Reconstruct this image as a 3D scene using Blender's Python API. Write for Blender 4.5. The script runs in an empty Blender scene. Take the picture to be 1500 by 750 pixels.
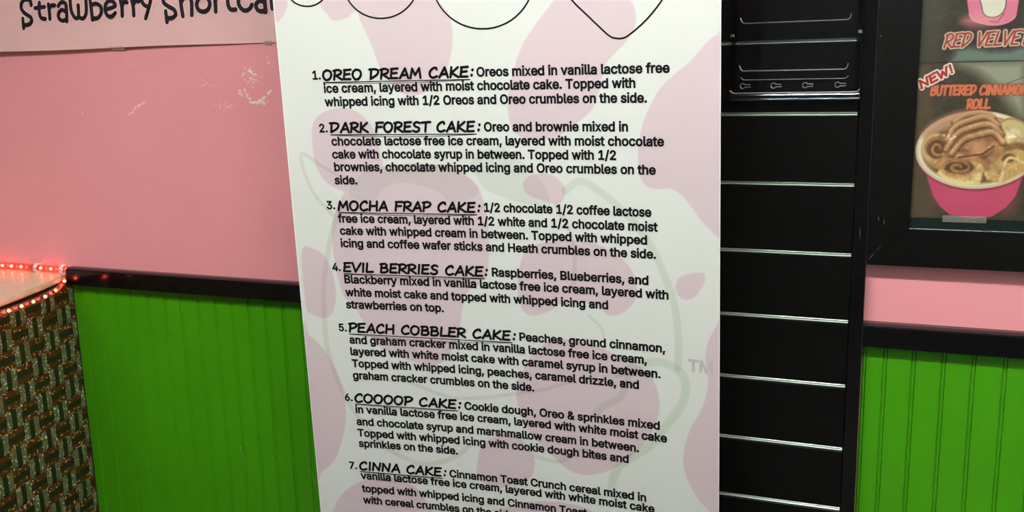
import bpy, bmesh, math, random, json
import numpy as np
from mathutils import Matrix, Vector
from mathutils.geometry import delaunay_2d_cdt

S = bpy.context.scene
COL = S.collection
# ---------------------------------------------------------------- camera
F, YAW, PIT, ROL = 1400.0, -0.3753, -0.1972, -0.0247
cy, sy, cp, sp = math.cos(YAW), math.sin(YAW), math.cos(PIT), math.sin(PIT)
fwd = Vector((sy * cp, cy * cp, sp)); rgt = Vector((cy, -sy, 0)); upv = rgt.cross(fwd)
r2 = rgt * math.cos(ROL) + upv * math.sin(ROL); u2 = -rgt * math.sin(ROL) + upv * math.cos(ROL)
cd = bpy.data.cameras.new('camera'); cd.sensor_width = 36; cd.lens = F / 1500 * 36; cd.clip_start = .02
cam = bpy.data.objects.new('camera', cd); COL.objects.link(cam)
M = Matrix((r2, u2, -fwd)).transposed().to_4x4(); M.translation = (0, -2.1881, 1.5344)
cam.matrix_world = M; S.camera = cam
# ---------------------------------------------------------------- world, lamps, exposure
w = bpy.data.worlds.new('world'); S.world = w; w.use_nodes = True
w.node_tree.nodes['Background'].inputs[0].default_value = (.9, 1, .93, 1)
w.node_tree.nodes['Background'].inputs[1].default_value = .04
S.view_settings.view_transform = 'Standard'; S.view_settings.look = 'None'
S.view_settings.exposure = 0.0; S.view_settings.gamma = 1.0; S.view_settings.use_curve_mapping = False
LAMP_COLOR = (1.0, 1.0, .955)
# main ceiling lamp, then added fill lamps: x, y, half size x, half size y, emission strength
LAMPS = [(-.6, -1.5, .6, .06, 128.0), (.5, -1.55, .55, .06, 62.0), (-2.3, -1.9, .6, .06, 60.0), (.2, -3.6, .6, .06, 30.0)]

# ---------------------------------------------------------------- helpers
def lin(c):
    return tuple(((v / 255) / 12.92 if v / 255 <= .04045 else ((v / 255 + .055) / 1.055) ** 2.4) for v in c)

def nodes(name):
    m = bpy.data.materials.new(name); m.use_nodes = True
    nt = m.node_tree; b = nt.nodes['Principled BSDF']
    return m, nt, b

def mat(name, rgb, rough=.5, metal=0., spec=.5, vary=.06, scale=30., bump=0., bscale=200., coat=0., emit=None, stretch=None):
    m, nt, b = nodes(name)
    tc = nt.nodes.new('ShaderNodeTexCoord'); src = tc.outputs['Object']
    if stretch:
        mp = nt.nodes.new('ShaderNodeMapping'); mp.inputs['Scale'].default_value = stretch
        nt.links.new(src, mp.inputs[0]); src = mp.outputs[0]
    nz = nt.nodes.new('ShaderNodeTexNoise'); nz.inputs['Scale'].default_value = scale; nz.inputs['Detail'].default_value = 4
    nt.links.new(src, nz.inputs['Vector'])
    mr = nt.nodes.new('ShaderNodeMapRange'); mr.inputs[1].default_value = .3; mr.inputs[2].default_value = .7
    mr.inputs[3].default_value = 1 - vary; mr.inputs[4].default_value = 1 + vary
    nt.links.new(nz.outputs[0], mr.inputs[0])
    mx = nt.nodes.new('ShaderNodeVectorMath'); mx.operation = 'SCALE'; mx.inputs[0].default_value = lin(rgb)
    nt.links.new(mr.outputs[0], mx.inputs['Scale']); nt.links.new(mx.outputs[0], b.inputs['Base Color'])
    b.inputs['Roughness'].default_value = rough; b.inputs['Metallic'].default_value = metal
    b.inputs['Specular IOR Level'].default_value = spec; b.inputs['Coat Weight'].default_value = coat
    b.inputs['Coat Roughness'].default_value = .12
    if bump:
        n2 = nt.nodes.new('ShaderNodeTexNoise'); n2.inputs['Scale'].default_value = bscale; nt.links.new(src, n2.inputs['Vector'])
        bp = nt.nodes.new('ShaderNodeBump'); bp.inputs['Strength'].default_value = bump; bp.inputs['Distance'].default_value = .001
        nt.links.new(n2.outputs[0], bp.inputs['Height']); nt.links.new(bp.outputs[0], b.inputs['Normal'])
    if emit:
        b.inputs['Emission Color'].default_value = (*emit[0], 1); b.inputs['Emission Strength'].default_value = emit[1]
    return m

def print_mat(name, rough, bump=.0, coat=0.):
    m, nt, b = nodes(name)
    a = nt.nodes.new('ShaderNodeVertexColor'); a.layer_name = 'print'
    nt.links.new(a.outputs[0], b.inputs['Base Color'])
    b.inputs['Roughness'].default_value = rough; b.inputs['Coat Weight'].default_value = coat; b.inputs['Coat Roughness'].default_value = .1
    if bump:
        tc = nt.nodes.new('ShaderNodeTexCoord'); n2 = nt.nodes.new('ShaderNodeTexNoise'); n2.inputs['Scale'].default_value = 420
        nt.links.new(tc.outputs['Object'], n2.inputs['Vector'])
        bp = nt.nodes.new('ShaderNodeBump'); bp.inputs['Strength'].default_value = bump; bp.inputs['Distance'].default_value = .0006
        nt.links.new(n2.outputs[0], bp.inputs['Height']); nt.links.new(bp.outputs[0], b.inputs['Normal'])
    return m

def glitter(name, rgb, spark, amount, metal=.3):
    m, nt, b = nodes(name)
    tc = nt.nodes.new('ShaderNodeTexCoord'); v = nt.nodes.new('ShaderNodeTexVoronoi'); v.inputs['Scale'].default_value = 230
    nt.links.new(tc.outputs['Object'], v.inputs['Vector'])
    sep = nt.nodes.new('ShaderNodeSeparateColor'); nt.links.new(v.outputs['Color'], sep.inputs[0])
    cr = nt.nodes.new('ShaderNodeValToRGB'); e = cr.color_ramp.elements
    base = lin(rgb)
    e[0].position = 0; e[0].color = (*[c * .7 for c in base], 1); e[1].position = 1 - amount; e[1].color = (*[c * 1.25 for c in base], 1)
    n = cr.color_ramp.elements.new(1 - amount + .04); n.color = (*lin(spark), 1)
    nt.links.new(sep.outputs[0], cr.inputs[0]); nt.links.new(cr.outputs[0], b.inputs['Base Color'])
    b.inputs['Roughness'].default_value = .45; b.inputs['Metallic'].default_value = metal
    bp = nt.nodes.new('ShaderNodeBump'); bp.inputs['Strength'].default_value = .5; bp.inputs['Distance'].default_value = .001
    nt.links.new(sep.outputs[1], bp.inputs['Height']); nt.links.new(bp.outputs[0], b.inputs['Normal'])
    return m

def clear(name, tint, rough=.08, mixf=.08, film=None):
    m = bpy.data.materials.new(name); m.use_nodes = True; nt = m.node_tree; nt.nodes.clear()
    o = nt.nodes.new('ShaderNodeOutputMaterial'); t = nt.nodes.new('ShaderNodeBsdfTransparent'); g = nt.nodes.new('ShaderNodeBsdfDiffuse' if film else 'ShaderNodeBsdfGlossy')
    t.inputs[0].default_value = (*tint, 1); g.inputs['Roughness'].default_value = rough
    if film: g.inputs[0].default_value = (*lin(film), 1)
    nz = nt.nodes.new('ShaderNodeTexNoise'); nz.inputs['Scale'].default_value = 12
    lw = nt.nodes.new('ShaderNodeLayerWeight'); lw.inputs['Blend'].default_value = .5
    pw = nt.nodes.new('ShaderNodeMath'); pw.operation = 'POWER'; pw.inputs[1].default_value = 4.; nt.links.new(lw.outputs['Facing'], pw.inputs[0])
    ps = nt.nodes.new('ShaderNodeMath'); ps.operation = 'MULTIPLY_ADD'; ps.inputs[1].default_value = .5; ps.inputs[2].default_value = .02; nt.links.new(pw.outputs[0], ps.inputs[0])
    ad = nt.nodes.new('ShaderNodeMath'); ad.operation = 'MULTIPLY_ADD'; ad.inputs[1].default_value = mixf; nt.links.new(nz.outputs[0], ad.inputs[0]); nt.links.new(ps.outputs[0], ad.inputs[2])
    mx = nt.nodes.new('ShaderNodeMixShader'); nt.links.new(ad.outputs[0], mx.inputs[0]); nt.links.new(t.outputs[0], mx.inputs[1]); nt.links.new(g.outputs[0], mx.inputs[2]); nt.links.new(mx.outputs[0], o.inputs[0])
    return m

def obj(name, bm, m, parent=None):
    me = bpy.data.meshes.new(name); bm.normal_update(); bm.to_mesh(me); bm.free()
    me.materials.append(m)
    o = bpy.data.objects.new(name, me); COL.objects.link(o)
    if parent: o.parent = parent
    return o

def raw(name, V, T, m, parent=None, smooth=False):
    me = bpy.data.meshes.new(name); me.from_pydata([tuple(v) for v in V], [], [tuple(t) for t in T]); me.update()
    me.materials.append(m)
    if smooth: me.polygons.foreach_set('use_smooth', [True] * len(me.polygons))
    o = bpy.data.objects.new(name, me); COL.objects.link(o)
    if parent: o.parent = parent
    return o

def box(bm, x0, x1, y0, y1, z0, z1, bev=0., seg=2):
    r = bmesh.ops.create_cube(bm, size=1); vs = r['verts']
    for v in vs:
        v.co = ((x0 + x1) / 2 + v.co.x * (x1 - x0), (y0 + y1) / 2 + v.co.y * (y1 - y0), (z0 + z1) / 2 + v.co.z * (z1 - z0))
    if bev:
        es = list({e for v in vs for e in v.link_edges})
        bmesh.ops.bevel(bm, geom=es, offset=bev, segments=seg, affect='EDGES', profile=.5)
    return bm

def boxo(name, m, *a, parent=None, bev=0.):
    bm = bmesh.new(); box(bm, *a, bev=bev); return obj(name, bm, m, parent)

def prism(bm, pts, axis, a0, a1):
    """extrude a closed 2-D outline along an axis; pts are (p, q) in the other two axes in order"""
    def co(p, q, a):
        return {'x': (a, p, q), 'y': (p, a, q), 'z': (p, q, a)}[axis]
    A = [bm.verts.new(co(p, q, a0)) for p, q in pts]; Bv = [bm.verts.new(co(p, q, a1)) for p, q in pts]
    n = len(pts)
    for i in range(n): bm.faces.new((A[i], A[(i + 1) % n], Bv[(i + 1) % n], Bv[i]))
    bm.faces.new(A[::-1]); bm.faces.new(Bv)
    bmesh.ops.recalc_face_normals(bm, faces=bm.faces)
    return bm

def tube_mesh(pts, rad, n=8, closed=False):
    V, T = [], []; P = [Vector(p) for p in pts]; k = len(P)
    for i, p in enumerate(P):
        a = P[i - 1] if (i or closed) else P[i]; b = P[(i + 1) % k] if (i < k - 1 or closed) else P[i]
        d = (b - a).normalized(); s = d.cross(Vector((0, 0, 1)))
        if s.length < .1: s = d.cross(Vector((0, 1, 0)))
        s.normalize(); t = s.cross(d)
        for j in range(n):
            an = 2 * math.pi * j / n; V.append(p + rad * (math.cos(an) * s + math.sin(an) * t))
    for i in range(k if closed else k - 1):
        for j in range(n):
            i2 = (i + 1) % k; T.append((i * n + j, i2 * n + j, i2 * n + (j + 1) % n, i * n + (j + 1) % n))
    if not closed:
        T.append(tuple(range(n))); T.append(tuple((k - 1) * n + j for j in range(n))[::-1])
    return V, T

def empty(name, loc=(0, 0, 0)):
    o = bpy.data.objects.new(name, None); COL.objects.link(o); o.location = loc; o.empty_display_size = .05; return o

def tag(o, label=None, cat=None, group=None, kind=None):
    for k, v in (('label', label), ('category', cat), ('group', group), ('kind', kind)):
        if v: o[k] = v
    return o

def catmull(P, closed=False, n=6):
    P = [np.array(p, float) for p in P]; k = len(P); out = []
    for i in range(k if closed else k - 1):
        a = P[i - 1] if (i or closed) else P[0]; b = P[i]; c = P[(i + 1) % k]; d = P[(i + 2) % k] if (closed or i + 2 < k) else P[-1]
        for j in range(n):
            t = j / n
            out.append(.5 * ((2 * b) + (c - a) * t + (2 * a - 5 * b + 4 * c - d) * t * t + (-a + 3 * b - 3 * c + d) * t ** 3))
    if not closed: out.append(P[-1])
    return [tuple(p) for p in out]

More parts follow.
